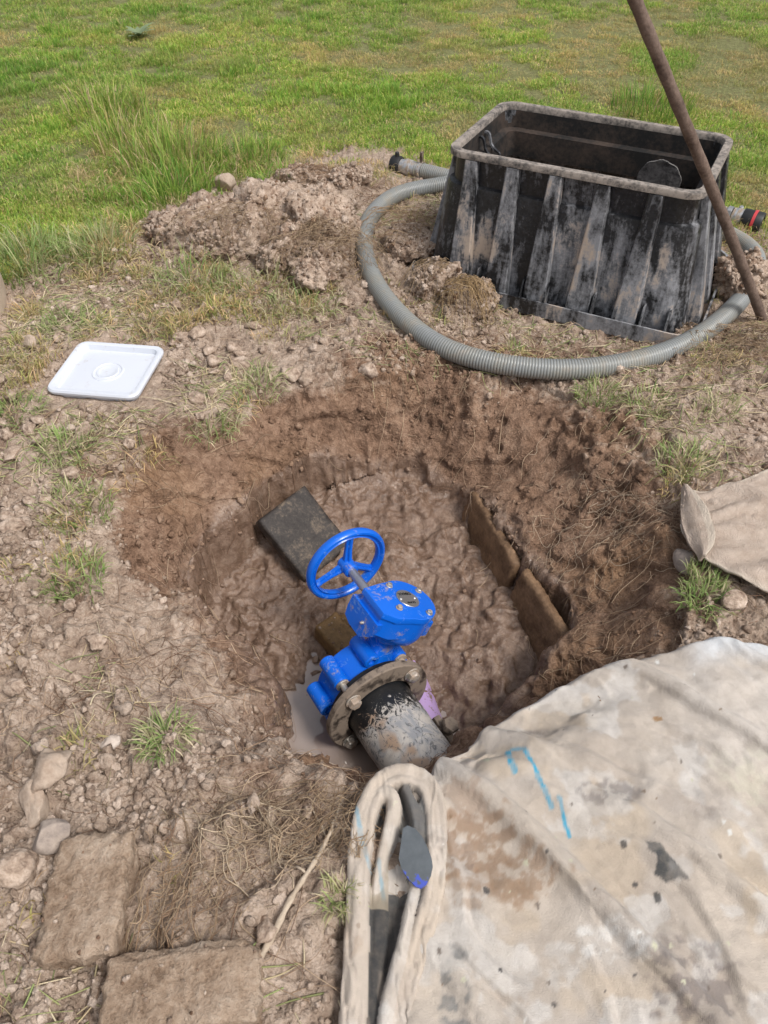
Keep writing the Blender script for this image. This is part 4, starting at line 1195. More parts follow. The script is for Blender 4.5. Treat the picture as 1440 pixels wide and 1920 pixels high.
def stain(x, y, cx0, cy0, rx, ry, seed, rag=.8, soft=.12, ang=0):
    dx, dy = x - cx0, y - cy0; c, s = math.cos(ang), math.sin(ang)
    d = np.hypot((dx * c + dy * s) / rx, (-dx * s + dy * c) / ry) + rag * fbm(x * 38, y * 38, 4, seed)
    return (1 - sst(1 - soft, 1 + soft, d)) * (1 if rag < 1 else .25 + .75 * sst(-.12, .04, fbm(x * 55, y * 55, 4, seed + 40)))
def lerp3(C, m, c): return C * (1 - m[..., None]) + np.array(c) * m[..., None]
def cloth_colour(x, y):
    C = np.ones(x.shape + (3,)) * np.array([.52, .452, .388])
    C = lerp3(C, sst(-.12, .2, fbm(x * 5, y * 5, 4, 100)) * .6, (.61, .565, .525))
    C = lerp3(C, sst(.02, .2, fbm(x * 4 + 7, y * 4, 4, 101)) * .55, (.40, .345, .30))
    C = lerp3(C, sst(.05, .2, fbm(x * 9 + 3, y * 9, 4, 102)) * .4, (.52, .41, .29))
    C = lerp3(C, sst(.08, .16, fbm(x * 13 + 3, y * 13, 5, 112)) * .5, (.64, .62, .60))
    C = lerp3(C, sst(.12, .2, fbm(x * 22 + 3, y * 22, 4, 113)) * .35, (.34, .29, .25))
    C = lerp3(C, sst(.66, .75, x) * sst(.93, 1.0, y + .1 * fbm(x * 8, y * 8, 3, 103)) * .8, (.62, .65, .69))
    for (a, b, rx, ry, sd1, m, c) in [(.165, .575, .075, .075, 110, .75, (.27, .17, .105)), (.235, .53, .075, .05, 111, .7, (.29, .185, .115)), (.2, .50, .08, .03, 119, .6, (.29, .19, .12)), (.16, .665, .04, .05, 118, .5, (.30, .2, .14)),
                                     (.521, .345, .075, .06, 114, .6, (.12, .1, .105)), (.46, .40, .06, .02, 120, .45, (.13, .115, .115)), (.44, .689, .05, .028, 115, .6, (.17, .15, .15)), (.33, .84, .05, .02, 121, .4, (.2, .17, .16)), (.6, .66, .06, .03, 122, .3, (.25, .215, .2)),
                                     (.391, .415, .05, .03, 116, .6, (.78, .77, .75)), (.72, .72, .05, .05, 123, .4, (.62, .6, .48)), (.115, .345, .022, .06, 117, .75, (.16, .17, .175)), (.23, .86, .035, .015, 124, .5, (.16, .14, .13)), (.30, .845, .04, .012, 125, .5, (.18, .155, .14))]:
        C = lerp3(C, stain(x, y, a, b, rx, ry, sd1, 1.6, .25) * m, c)
    bl = [(.484, .583), (.512, .578), (.53, .545), (.547, .514), (.528, .522), (.508, .512), (.492, .527), (.494, .553), (.482, .566)]
    dd = np.where(in_poly(x, y, bl), -1, 1) * poly_dist(x, y, bl) + .010 * fbm(x * 70, y * 70, 3, 131)
    C = lerp3(C, (1 - sst(-.002, .003, dd)) * .92 * (.75 + .25 * sst(-.2, .1, fbm(x * 40, y * 40, 3, 135))), (.035, .042, .048))
    C = lerp3(C, stain(x, y, .485, .487, .006, .009, 136, .6, .2) * .8, (.03, .035, .04))
    C = lerp3(C, stain(x, y, .58, .849, .011, .007, 132, .5, .15) * .85, (.33, .17, .05))
    # cyan chalk-paint strokes
    for ln, w_ in (([(.259, .785), (.256, .745), (.262, .728)], .0062), ([(.268, .79), (.29, .786), (.302, .74), (.308, .70), (.325, .655)], .0048), ([(.34, .67), (.346, .626), (.35, .60)], .004)):
        d = poly_dist(x, y, ln, False) + .004 * fbm(x * 90, y * 90, 2, 133)
        C = lerp3(C, (1 - sst(w_ * .6, w_ * 1.3, d)) * (.55 + .4 * sst(-.1, .15, fbm(x * 60, y * 60, 2, 134))), (.03, .36, .56))
    # paint drops
    r2 = np.random.default_rng(5)
    for k in range(75):
        a, b = r2.uniform(.08, .85), r2.uniform(.2, 1.0); rr1 = r2.uniform(.0016, .0052) * (1.4 if r2.random() < .15 else 1)
        m_ = (np.abs(x - a) < .02) & (np.abs(y - b) < .02)
        if not m_.any(): continue
        c = [(.05, .05, .055), (.16, .13, .11), (.74, .73, .7), (.55, .54, .4), (.2, .13, .08)][r2.integers(0, 5)]
        d = np.hypot(x[m_] - a, (y[m_] - b) * r2.uniform(.6, 1.3)) + .003 * fbm(x[m_] * 150, y[m_] * 150, 2, 140)
        sub = C[m_]; mm = (1 - sst(rr1 * .7, rr1 * 1.1, d)) * .9
        C[m_] = sub * (1 - mm[:, None]) + np.array(c) * mm[:, None]
    return C
SHEET_P = np.vstack([TOP[:, :2] + np.array([-.01, .02]), [(1.5, -.3), (-.06, -.3), (-.08, .6)]])
CC = cloth_colour(cx_, cy_)
sheet = thing('drop_sheet', 'large paint-stained beige drop sheet spread over the near right edge of the pit', 'drop sheet', (.45, .55, .03))
OFF = np.array([.45, .55, .03])
me = mesh_np('sheet', np.stack([cx_, cy_, cz_], -1).reshape(-1, 3) - OFF, grid_faces(NS, NT)[:, ::-1])
attr(me, 'Col', CC.reshape(-1, 3))
o = link('sheet', me, M_CLOTH, sheet)
sm_ = o.modifiers.new('thickness', 'SOLIDIFY'); sm_.thickness = .0018; sm_.offset = -1

# gathered, folded-over edge of the sheet
LOOP = chaikin([(-0.060, 0.10, .05), (-0.054, 0.266, 0.05), (-0.051, 0.37, 0.05), (-0.049, 0.468, 0.055), (-0.043, 0.577, 0.06), (-0.031, 0.658, 0.06), (0.0, 0.705, 0.06), (0.047, 0.713, 0.06), (0.085, 0.697, 0.06), (0.100, 0.638, 0.06), (0.093, 0.541, 0.055), (0.081, 0.47, 0.05), (0.05, 0.388, 0.045), (0.026, 0.325, 0.045), (0.012, 0.22, .045), (0.0, 0.10, 0.04)], 2, False)
bx_, by_ = np.meshgrid(np.arange(-.115, .165, .0021), np.arange(.08, .755, .0021))
jx_ = bx_ + .006 * fbm(bx_ * 30, by_ * 12, 3, 150); jy_ = by_ + .005 * fbm(bx_ * 20, by_ * 20, 3, 151)
def strand(line, r, ztop=None, rend=None):
    P = resample(line, 60); best = np.full(jx_.shape, 1e9); zt = np.zeros(jx_.shape); tt = np.zeros(jx_.shape)
    for k in range(len(P) - 1):
        ax, ay = P[k][:2]; ex, ey = P[k + 1][:2] - P[k][:2]
        u = np.clip(((jx_ - ax) * ex + (jy_ - ay) * ey) / (ex * ex + ey * ey), 0, 1); d = np.hypot(jx_ - ax - u * ex, jy_ - ay - u * ey)
        c = d < best; best = np.where(c, d, best); zt = np.where(c, P[k][2] * (1 - u) + P[k + 1][2] * u, zt); tt = np.where(c, (k + u) / 59, tt)
    rr1 = np.interp(tt, np.linspace(0, 1, len(r)), r)
    e = np.clip(best / rr1, 0, 1)
    h = zt - rr1 * .95 + rr1 * .95 * np.sqrt(np.maximum(1 - e ** 3.4, 0)) * (.86 + .14 * np.cos(2.2 * e))
    return np.where(best < rr1, h, -1), best, tt, rr1
g0 = gsample(gZ, bx_.ravel(), by_.ravel()).reshape(bx_.shape)
fill = in_poly(bx_, by_, LOOP)
dl = poly_dist(bx_, by_, LOOP, False)
h0 = np.where(fill, .012 + .010 * fbm(bx_ * 26, by_ * 7, 3, 152), -.2)
def offs(line, o, wob, seed):
    P = resample(line, 60); T = np.gradient(P[:, :2], axis=0); T /= np.linalg.norm(T, axis=1)[:, None]
    q = np.linspace(0, 1, 60); dd = o + wob * 2 * fbm(q * 5, q * 0 + seed, 2, seed)
    P = P.copy(); P[:, :2] += np.stack([-T[:, 1], T[:, 0]], 1) * dd[:, None]; P[:, 2] += .006 * 2 * fbm(q * 4, q * 0 + seed + 3, 2, seed + 1) - .25 * abs(o); return P
S1 = np.maximum.reduce([strand(offs(LOOP, o_, .005, 400 + k), [r_, r_ * .95, r_ * .9, r_ * .75, r_ * .7, r_ * .62])[0] for k, (o_, r_) in enumerate(((.011, .012), (.001, .013), (-.010, .011)))])
S2, d2_, t2_, _ = strand(chaikin([(.062, .53, .040), (0.047, 0.47, 0.047), (0.030, 0.40, 0.052), (0.008, 0.33, 0.052), (-.006, 0.25, 0.05), (-.012, .1, .045)], 2, False), [.010, .013, .014, .012, .010])
S3, d3_, t3_, _ = strand(chaikin([(-.02, .668, .055), (0.01, 0.674, 0.066), (0.022, 0.652, 0.058), (0.012, 0.601, 0.050), (-.004, 0.556, 0.042), (-.012, 0.50, 0.03)], 2, False), [.014, .016, .015, .012, .010])
S4, d4_, t4_, _ = strand(chaikin([(.044, .682, .05), (0.062, 0.64, 0.055), (0.066, 0.60, 0.054), (0.060, 0.55, 0.045), (.05, .52, .036)], 2, False), [.010, .013, .013, .011])
S5, d5_, t5_, _ = strand(chaikin([(.075, .66, .048), (0.084, 0.61, 0.05), (0.080, 0.54, 0.046), (.066, .46, .04)], 2, False), [.008, .011, .012, .010])
S6, d6_, t6_, _ = strand(chaikin([(.0, .58, .02), (-.008, 0.50, 0.028), (-.016, 0.40, 0.032), (-.024, .30, .034), (-.03, .1, .034)], 2, False), [.012, .021, .022, .019])
allh = np.stack([h0, S1, S2, S3, S4, S5, S6]); own = allh.argmax(0); hz_ = allh.max(0)
rimz = np.maximum(g0 * 0 + .0, g0)
cre = fbm(bx_ * 34 + 1.2 * fbm(bx_ * 12, by_ * 5, 2, 156), by_ * 6, 3, 155)
hz_ = hz_ + .008 * fbm(bx_ * 45, by_ * 10, 3, 153) + .002 * fbm(bx_ * 120, by_ * 60, 2, 154) - .0035 * np.exp(-(cre / .03) ** 2) + .004 * np.exp(-((cre - .06) / .04) ** 2)
ok = hz_ > -.05
for _ in range(2):
    m_ = hz_.copy(); m_[1:-1, 1:-1] = (hz_[:-2, 1:-1] + hz_[2:, 1:-1] + hz_[1:-1, :-2] + hz_[1:-1, 2:] + 3 * hz_[1:-1, 1:-1]) / 7
    inner = ok.copy(); inner[1:-1, 1:-1] = ok[:-2, 1:-1] & ok[2:, 1:-1] & ok[1:-1, :-2] & ok[1:-1, 2:] & ok[1:-1, 1:-1]
    hz_ = np.where(inner, m_, hz_)
hz_ = np.where(ok, hz_ + .012, g0 - .02)
C = cloth_colour(bx_ + .35, by_ + .12)
C = lerp3(C, (own == 1) * .5, (.55, .47, .40)); C = lerp3(C, (own == 2) * .6, (.60, .56, .52))
C = lerp3(C, (own == 3) * .5, (.57, .5, .43))
dark = (own == 6) * sst(.56, .50, by_) if False else (own == 6) * (1 - sst(.47, .52, by_ + .03 * fbm(bx_ * 40, by_ * 40, 2, 160)))
C = lerp3(C, dark * .95, (.035, .038, .042))
C = lerp3(C, ((own == 0) & (by_ < .5)) * .9, (.04, .043, .047))
C = lerp3(C, ((own == 0) & (by_ >= .6)) * .85, (.075, .08, .085))
C = lerp3(C, (own == 4) * .85, (.085, .092, .1)); C = lerp3(C, (own == 5) * .75, (.14, .15, .155))
C = lerp3(C, ((own == 6) & (by_ > .47)) * .5, (.5, .42, .31))
C = lerp3(C, sst(.08, .2, fbm(bx_ * 30, by_ * 14, 4, 161)) * .4, (.42, .35, .29))
F_ = grid_faces(bx_.shape[1], bx_.shape[0]); okf = ok.ravel()[F_].any(1)
F_ = F_[okf]; used = np.unique(F_); mp = np.full(bx_.size, -1); mp[used] = np.arange(len(used))
Vb = np.stack([bx_, by_, hz_], -1).reshape(-1, 3)[used]
me = mesh_np('gathered_edge', Vb - OFF, mp[F_]); attr(me, 'Col', C.reshape(-1, 3)[used])
ge = link('gathered_edge', me, M_CLOTH, sheet); tag(ge, 'gathered fold of the sheet with dark grey strips')
# dark rubber scrap with blue paint
sc = [(0.036, 0.603), (0.064, 0.592), (0.085, 0.55), (0.088, 0.522), (0.07, 0.492), (0.051, 0.498), (0.025, 0.534), (0.031, 0.57)]
def scrap_mat():
    s = N('slate_rubber'); co = s.coord('Object'); n = s.noise(60, 5, .6, co)
    x = s.new('ShaderNodeSeparateXYZ'); s.L(co, x.inputs[0])
    e = s.math('ADD', s.math('MULTIPLY', x.outputs['Y'], -9.0), s.math('MULTIPLY', x.outputs['X'], -4.0)); e = s.math('ADD', e, s.math('MULTIPLY', s.math('SUBTRACT', n, .5), .9))
    m = s.ramp(e, [(.30, 0.0), (.34, 1.0)])
    return s.fin(s.mix(m, s.mix(n, (.055, .065, .075), (.115, .13, .145)), (.05, .08, .42)), .7, s.bump(n, .3, .004))
bm = bmesh.new(); top_ = []; bot_ = []
sc = [(a, b) for a, b in chaikin(sc, 1)]
for a, b in sc:
    z = .062 + .10 * (b - .49); top_.append(bm.verts.new((a - .057, b - .545, z - .066 + .003))); bot_.append(bm.verts.new((a - .057, b - .545, z - .066 - .001)))
bm.faces.new(top_); bm.faces.new(bot_[::-1])
for i in range(len(sc)): bm.faces.new((top_[i], top_[(i + 1) % len(sc)], bot_[(i + 1) % len(sc)], bot_[i]))
bmesh.ops.triangulate(bm, faces=[f for f in bm.faces if len(f.verts) > 4])
o = link('rubber_scrap', bm_mesh(bm, 'rubber_scrap', 30), scrap_mat()); o.location = (.057, .545, .072)
tag(o, 'slate grey scrap with blue paint on its lower corner, lying on the gathered cloth', 'scrap')

# ------------------------------------------------------------------ towel at the right
towel = thing('towel', 'beige terry towel with a folded-over hem on the right rim of the pit', 'towel', (.95, 1.4, .03))
TA = resample(chaikin([(0.818, 1.540, 0.055), (0.865, 1.520, 0.05), (0.92, 1.530, 0.055), (0.989, 1.560, 0.055), (1.071, 1.605, 0.05), (1.25, 1.70, 0.05), (1.4, 1.74, .05)], 2, False), 150)
TB = resample(chaikin([(0.785, 1.42, 0.03), (.782, 1.36, .025), (0.797, 1.295, 0.025), (0.845, 1.240, 0.03), (0.927, 1.172, 0.035), (1.1, 1.05, 0.035), (1.3, .93, .03)], 2, False), 150)
tv = np.linspace(0, 1, 32)[:, None]; TAc, TBc = resample(TA, 44), resample(TB, 44)
tx = TAc[None, :, 0] * (1 - tv) + TBc[None, :, 0] * tv; ty = TAc[None, :, 1] * (1 - tv) + TBc[None, :, 1] * tv
tz = soften(np.maximum(TAc[None, :, 2] * (1 - tv) + TBc[None, :, 2] * tv, base_height(tx, ty)[0] + .042), 2)
tn = fbm(tx * 5, ty * 5, 2, 171); pin = np.zeros(tx.shape, bool); pin[0, ::5] = 1; pin[-1, ::5] = 1; pin[::4, 0] = 1; pin[:, -1] = 1
RT = drape(np.stack([tx, ty, tz + .003 + .014 * fbm(tx * 10, ty * 10, 2, 177)], -1), 1.02 + .05 * tn[:, 1:], 1.05 + .06 * tn[1:], 1.05 + .05 * tn[1:, 1:], 1.02 + 0 * tn[1:, 1:], tz, pin, 150, 8, .7, .0001)
RT = up2(RT, 110, 150); tx, ty, tz = RT[..., 0], RT[..., 1], soften(RT[..., 2], 4)
tv = np.linspace(0, 1, 110)[:, None]
tz = tz + .012 * fbm(tx * 8, ty * 8, 3, 171) + .005 * fbm(tx * 26, ty * 26, 3, 172) + .0024 * fbm(tx * 190, ty * 190, 2, 173)
tz = np.maximum(tz, gsample(gZ, tx.ravel(), ty.ravel()).reshape(tx.shape) + .005)
edge_ = np.minimum(tv, 1 - tv) + 0 * tx
me = mesh_np('towel_sheet', np.stack([tx, ty, tz], -1).reshape(-1, 3) - np.array([.95, 1.4, .03]), grid_faces(150, 110))
attr(me, 'hem', (1 - sst(.0, .045, edge_)).ravel()); o = link('towel_sheet', me, M_TOWEL, towel)
sm_ = o.modifiers.new('thickness', 'SOLIDIFY'); sm_.thickness = .008; sm_.offset = 0
HA = resample(chaikin([(0.818, 1.545), (.800, 1.49), (0.783, 1.42), (.781, 1.36), (0.792, 1.285)], 2, False), 70)
HB = resample(chaikin([(0.826, 1.542), (0.842, 1.48), (0.850, 1.40), (0.838, 1.325), (0.800, 1.283)], 2, False), 70)
hv = np.linspace(0, 1, 28)[:, None]
fx_ = HA[None, :, 0] * (1 - hv) + HB[None, :, 0] * hv; fy_ = HA[None, :, 1] * (1 - hv) + HB[None, :, 1] * hv
fz_ = gsample(tz * 0 + 0, [0], [0])[0] if False else .060 + .012 * hv ** 2 * np.sin(np.pi * np.linspace(0.02, .98, 70))[None] + .012 * fbm(fx_ * 20, fy_ * 20, 3, 175) - .022 * (1 - sst(0, .5, hv)) + .0022 * fbm(fx_ * 190, fy_ * 190, 2, 176)
me = mesh_np('folded_hem', np.stack([fx_, fy_, fz_], -1).reshape(-1, 3) - np.array([.95, 1.4, .03]), grid_faces(70, 28)); attr(me, 'hem', (sst(.68, .76, hv) + 0 * fx_).ravel())
o = link('folded_hem', me, M_TOWEL, towel); sm_ = o.modifiers.new('thickness', 'SOLIDIFY'); sm_.thickness = .008; sm_.offset = 0

# pale tan bag cut by the left edge of the picture
def bag_mat():
    s = N('tan_canvas'); co = s.coord('Object'); n = s.noise(25, 5, .6, co); f = s.noise(260, 3, .6, co)
    return s.fin(s.mix(n, (.40, .31, .235), (.56, .465, .375)), .9, s.bump(s.math('ADD', n, f), .3, .005), spec=.1)
V, F = ICO[4]; Vb = V * np.array([.17, .22, .13]); Vb = np.sign(Vb) * np.abs(Vb / np.array([.17, .22, .13])) ** .75 * np.array([.17, .22, .13])
Vb = Vb * (1 + .18 * fbm3(V * 2.2, 3, 180))[:, None]; Vb[:, 2] = np.maximum(Vb[:, 2], -.085)
o = link('canvas_bag', mesh_np('canvas_bag', Vb, F), bag_mat()); o.location = (-1.555, 2.50, .075); tag(o, 'edge of a pale tan canvas bag at the left border of the picture', 'bag')

# ------------------------------------------------------------------ bricks, stones and clods on the spoil
def brick_at(c4, h, seed, label, dz=0.0):
    P = [Vector((a, b, 0)) for a, b in c4]; c = sum(P, Vector()) / 4
    X = (P[1] + P[2] - P[0] - P[3]) / 2; Y = (P[3] + P[2] - P[0] - P[1]) / 2
    o = link('brick', rough_block('brick', (X.length, Y.length, h), seed, .010, .0065, .03, .009), M_BRICK)
    zc = float(np.median(gsample(gZ, c.x + rng.uniform(-.05, .05, 20), c.y + rng.uniform(-.05, .05, 20))))
    basis(o, X + Vector((0, 0, .01)), Y + Vector((0, 0, .008)), (c.x, c.y, zc + h * .34 + dz)); tag(o, label, 'brick'); return o
brick_at([(-.568, .372), (-.425, .385), (-.462, .577), (-.590, .575)], .075, 21, 'mud-caked brick lying end-on beside a tan stone, lower left')
brick_at([(-.455, .272), (-.200, .285), (-.205, .415), (-.440, .380)], .075, 22, 'mud-caked brick lying crosswise at the bottom edge below the twig', .0)
def stone(name, x, y, dims, seed, mat, label, cat, sink=.3, cuts=3, rough=.25, fine=.07, rz=0, group=None, tilt=0, sub=4, z=None):
    o = link(name, rock(name, dims, sub, seed, rough, fine, cuts), mat)
    o.location = (x, y, (zg(x, y) if z is None else z) + dims[2] * (1 - sink)); o.rotation_euler = (tilt, tilt * .5, rz)
    return tag(o, label, cat, group)
stone('stone', -.655, .715, (.054, .042, .048), 31, M_STONE, 'largest tan stone, lumpy and broken, on the spoil above the end-on brick', 'stone', .2, 9, .4, .05, .9)
stone('stone', -.668, .655, (.032, .044, .034), 32, M_STONE, 'smooth tan stone leaning against the largest stone on the spoil', 'stone', .2, 8, .25, .05, .2)
stone('stone', -.605, .580, (.042, .028, .035), 33, M_STONE_G, 'grey-sided stone with a pale flat top touching the end-on brick', 'stone', .25, 6, .15, .02, .3)
stone('soil_clod', -.655, .525, (.036, .036, .034), 34, M_CLOD, 'round crumbly clod at the left border beside the end-on brick', 'clod', .2, 0, .3, .14)
stone('stone', -.570, .800, (.022, .016, .014), 35, M_STONE_W, 'pale smooth pebble left of the flattened grass tuft on the spoil', 'stone', .2, 2, .15, .03, .5)
stone('stone', -.036, 2.15, (.02, .014, .017), 36, M_STONE_W, 'small whitish stone stuck in the top of the far pit wall', 'stone', .35, 4, .2, .03, .4, z=float(gsample(gZ, [-.036], [2.12])[0]))
stone('stone', .20, 1.09, (.022, .026, .016), 37, M_STONE_W, 'small pale stone in the mud right of the muddy black pipe', 'stone', .3, 4, .2, .03, .9)
stone('stone', .79, 1.335, (.034, .042, .03), 38, M_STONE_G, 'muddy brown stone in the pit wall just left of the towel', 'stone', .45, 3, .2, .05)
stone('stone', -1.205, 2.275, (.028, .024, .03), 39, M_STONE, 'pointed pale stone on the dirt left of the white lid', 'stone', .2, 5, .2, .03)
stone('stone', -.735, 3.60, (.05, .035, .04), 40, M_STONE, 'light brown stone at the edge of the grass behind the sod heap', 'stone', .1, 2, .2, .08, .5)
stone('soil_clod', .84, 1.165, (.034, .03, .016), 41, M_CLOD, 'flat dry clod below the towel at the right rim', 'clod', .2, 2, .2, .1)
stone('stone', -.12, 1.44, (.03, .03, .025), 42, M_BRICK_W, 'small wet stone between the handwheel and the ochre brick', 'stone', .2, 2, .25, .06)
stone('stone', -.085, 1.405, (.028, .026, .022), 43, M_BRICK_W, 'rounded wet stone beside the gearbox of the blue valve', 'stone', .2, 2, .25, .06)

# heap of uprooted sods
heap = thing('sod_heap', 'heap of dry uprooted sods tangled with roots left of the hose loop', 'soil heap', (-.5, 3.0, 0))
HEAP = [(-.72, 3.10, .21, .13, .12, 50), (-.47, 3.10, .23, .14, .15, 51), (-.26, 3.05, .17, .15, .16, 52), (-.86, 3.08, .14, .10, .08, 53), (-.60, 2.94, .15, .10, .09, 54), (-.36, 2.86, .15, .10, .10, 55), (-.25, 2.77, .14, .10, .09, 56), (-.22, 2.93, .11, .09, .10, 57), (-.52, 3.03, .055, .05, .15, 58), (-.71, 2.92, .06, .05, .075, 59)]
def clod_mesh(a, b, c, seed, sub=5):
    V, F = ICO[sub]; U = V.copy()
    p = U * np.array([a, b, c]) / .1
    f = 1 + .55 * fbm3(p * 1.0 + seed, 3, seed)
    V = U * np.array([a, b, c]) * f[:, None]
    lum = fbm3(p * 2.4 + seed, 4, seed + 3) * 2; hol = sst(.12, .3, fbm3(p * 1.5 + seed * 2, 3, seed + 6))
    V = V + U * ((.040 * lum - .05 * hol + .026 * fbm3(p * 10 + seed, 3, seed + 5) * 2) * min(1, c / .09))[:, None]
    return mesh_np('clod', V, F)
for x, y, a, b, c, sd_ in HEAP:
    o = link('clod', clod_mesh(a, b, c, sd_, 5 if a > .1 else 4), M_SOD if sd_ != 58 else M_CLOD, heap)
    o.location = (x + .5, y - 3.0, zg(x, y) + c * .26); o.rotation_euler = (0, 0, sd_ * .7)
def sod(x, y, a, b, c, sd_, label, mat=None, rz=0):
    o = link('sod_clod', clod_mesh(a, b, c, sd_, 5), mat or M_SOD); o.location = (x, y, zg(x, y) + c * .45); o.rotation_euler = (0, 0, rz)
    return tag(o, label, 'clod')
sod(-.36, 3.60, .15, .09, .065, 61, 'fibrous brown sod at the grass edge behind the sod heap')
sod(-.16, 3.58, .10, .07, .05, 62, 'crumbly sod just left of the upper bend of the hose', None, .5)
sod(.205, 2.70, .11, .085, .075, 63, 'clod with hanging root fibres at the left foot of the black box', None, .6)
sod(.31, 2.585, .10, .075, .07, 64, 'root-covered tan sod leaning on the front of the black box', M_CLOD, -.4)
sod(1.335, 2.66, .09, .10, .10, 65, 'brown root-bound clod between the box and the right bend of the hose')
sod(.10, 2.98, .11, .13, .055, 66, 'dark rooty sod inside the left side of the hose loop', None, .3)
CLODS = []
r3 = np.random.default_rng(77)
LB = 'small pale dry soil clod scattered on the spoil bank around the pit'
clod_meshes = [rock('soil_clod', (.02, .02, .016), 3, 200 + k, .5, .22, 6, 1.6) for k in range(8)]
spots = []
while len(spots) < 100:
    x = r3.uniform(-1.25, 1.15); y = r3.uniform(.28, 2.6)
    if in_poly(np.array([x]), np.array([y]), RIM)[0]: continue
    if x > -.08 and y < 1.15: continue
    if .7 < x and 1.0 < y < 1.7: continue
    if abs(x + .897) < .2 and abs(y - 2.118) < .19: continue
    if abs(x + .5) < .11 and abs(y - .47) < .12 or abs(x + .33) < .15 and abs(y - .33) < .09: continue
    if x > 0 and y > 2.0: continue
    spots.append((x, y))
for k, (x, y) in enumerate(spots):
    s_0 = r3.uniform(.011, .026) * (1.25 if y > 1.4 else .9)
    o = link('soil_clod', clod_meshes[k % 8], M_CLOD); o.scale = (s_0 / .02 * r3.uniform(.8, 1.3), s_0 / .02, s_0 / .02 * r3.uniform(.7, 1.1)); o.rotation_euler = (r3.uniform(-.4, .4), r3.uniform(-.4, .4), r3.uniform(0, 6))
    o.location = (x, y, zg(x, y) + s_0 * .35); tag(o, LB, 'clod', 'soil clods on the spoil')

# twig
tw = chaikin([(-.208, .388, .075), (-.185, .43, .078), (-.168, .475, .076), (-.142, .52, .074), (-.118, .56, .072), (-.098, .61, .065)], 2, False)
tw[:, 2] = np.maximum(gsample(gZ, tw[:, 0], tw[:, 1]) + .010, tw[:, 2] - .02)
M_TWIG = stone_mat('pale_twig', (.34, .26, .19), (.56, .47, .37))
twig = thing('twig', 'pale bare twig with fine root ends lying above the crosswise brick', 'twig', (-.16, .48, .06))
TO = np.array([-.16, .48, .06])
me = sweep_capped('stem', tw - TO, np.linspace(.0065, .0035, len(tw)) + .001 * np.sin(np.arange(len(tw)) * 2.1), 8); link('stem', me, M_TWIG, twig)
for k, (i0, dx, dy) in enumerate([(14, -.07, .035), (18, .05, .05), (20, -.04, .07), (17, -.09, .0), (21, .02, .08)]):
    i0 = min(i0, len(tw) - 1); p = tw[i0]; Q = np.array([p, p + np.array([dx * .4, dy * .5, .008]), p + np.array([dx, dy, 0])]); Q = chaikin(Q, 2, False); Q[1:, 2] = gsample(gZ, Q[1:, 0], Q[1:, 1]) + .008
    link('branch', sweep_capped('branch', Q - TO, np.linspace(.003, .001, len(Q)), 6), M_TWIG, twig)

# ------------------------------------------------------------------ root fibres and straw lying on the soil
def fibres(name, n, sampler, lmin, lmax, rmin, rmax, pal, seed, curl=.6, lift=.01, kind_label=None, K=7, wscale=1.0):
    r_ = np.random.default_rng(seed)
    P0 = sampler(r_, n); n = len(P0)
    L_ = r_.uniform(lmin, lmax, n) ; a = r_.uniform(0, 2 * np.pi, n); da = r_.normal(0, curl, n)
    X = np.zeros((n, K)); Y = np.zeros((n, K)); X[:, 0], Y[:, 0] = P0[:, 0], P0[:, 1]
    for k in range(1, K):
        a = a + da / K + r_.normal(0, curl * .5, n); st = L_ / (K - 1)
        X[:, k] = X[:, k - 1] + np.cos(a) * st; Y[:, k] = Y[:, k - 1] + np.sin(a) * st
    G = gpos(X.ravel(), Y.ravel()).reshape(n, K, 3)
    nn = gnorm(X.ravel(), Y.ravel()).reshape(n, K, 3)
    tt = np.linspace(0, 1, K)[None]
    lf = (r_.uniform(.1, 1, n)[:, None] * lift * np.sin(np.pi * tt * r_.uniform(.5, 1.2, n)[:, None]) + .0015)
    P = G + nn * lf[..., None]
    # smooth each fibre
    for _ in range(2): P[:, 1:-1] = (P[:, :-2] + 2 * P[:, 1:-1] + P[:, 2:]) / 4
    T = np.gradient(P, axis=1); T /= np.linalg.norm(T, axis=2)[..., None] + 1e-9
    S = np.cross(T, nn); S /= np.linalg.norm(S, axis=2)[..., None] + 1e-9; U = np.cross(S, T)
    rad = (r_.uniform(rmin, rmax, n)[:, None] * (1 - .6 * tt))[..., None]
    ring = [P + rad * (math.cos(q) * S * wscale + math.sin(q) * U) for q in (R(90), R(210), R(330))]
    V = np.stack(ring, 2).reshape(-1, 3)
    base = (np.arange(n) * K * 3)[:, None, None] + (np.arange(K - 1) * 3)[None, :, None] + np.arange(3)[None, None]
    nxt = (np.arange(n) * K * 3)[:, None, None] + (np.arange(K - 1) * 3)[None, :, None] + ((np.arange(3) + 1) % 3)[None, None]
    F = np.stack([base, nxt, nxt + 3, base + 3], -1).reshape(-1, 4)
    pal = np.array(pal) * 1.35; c = pal[r_.integers(0, len(pal), n)] * r_.uniform(.6, 1.2, n)[:, None]
    me = mesh_np(name, V, F); attr(me, 'Col', np.repeat(c, K * 3, 0))
    o = link(name, me, M_ROOT); tag(o, kind_label, None, None, 'stuff'); return o
def samp_soil(r_, n):
    out_ = []
    x = r_.uniform(-1.4, 1.6, n * 6); y = r_.uniform(.2, 3.6, n * 6)
    ld = lawn_d(x, y); ir = in_poly(x, y, RIM); fl_ = in_poly(x, y, FLO)
    clump = sst(-.06, .16, fbm(x * 4, y * 4, 3, 210))
    p = ~in_poly(x, y, SHEET_P) * ~((np.abs(x + .897) < .24) & (np.abs(y - 2.118) < .22)) * np.where(ir, np.where(fl_, .03, .55), .5) * (.15 + .85 * clump) * (ld < .15) * np.where((y > 2.2) & (x > -.3), 1.5, 1) * np.where((y < .9) & (x < 0), 1.0, 1)
    k = r_.random(n * 6) < p
    return np.stack([x[k], y[k]], 1)[:n]
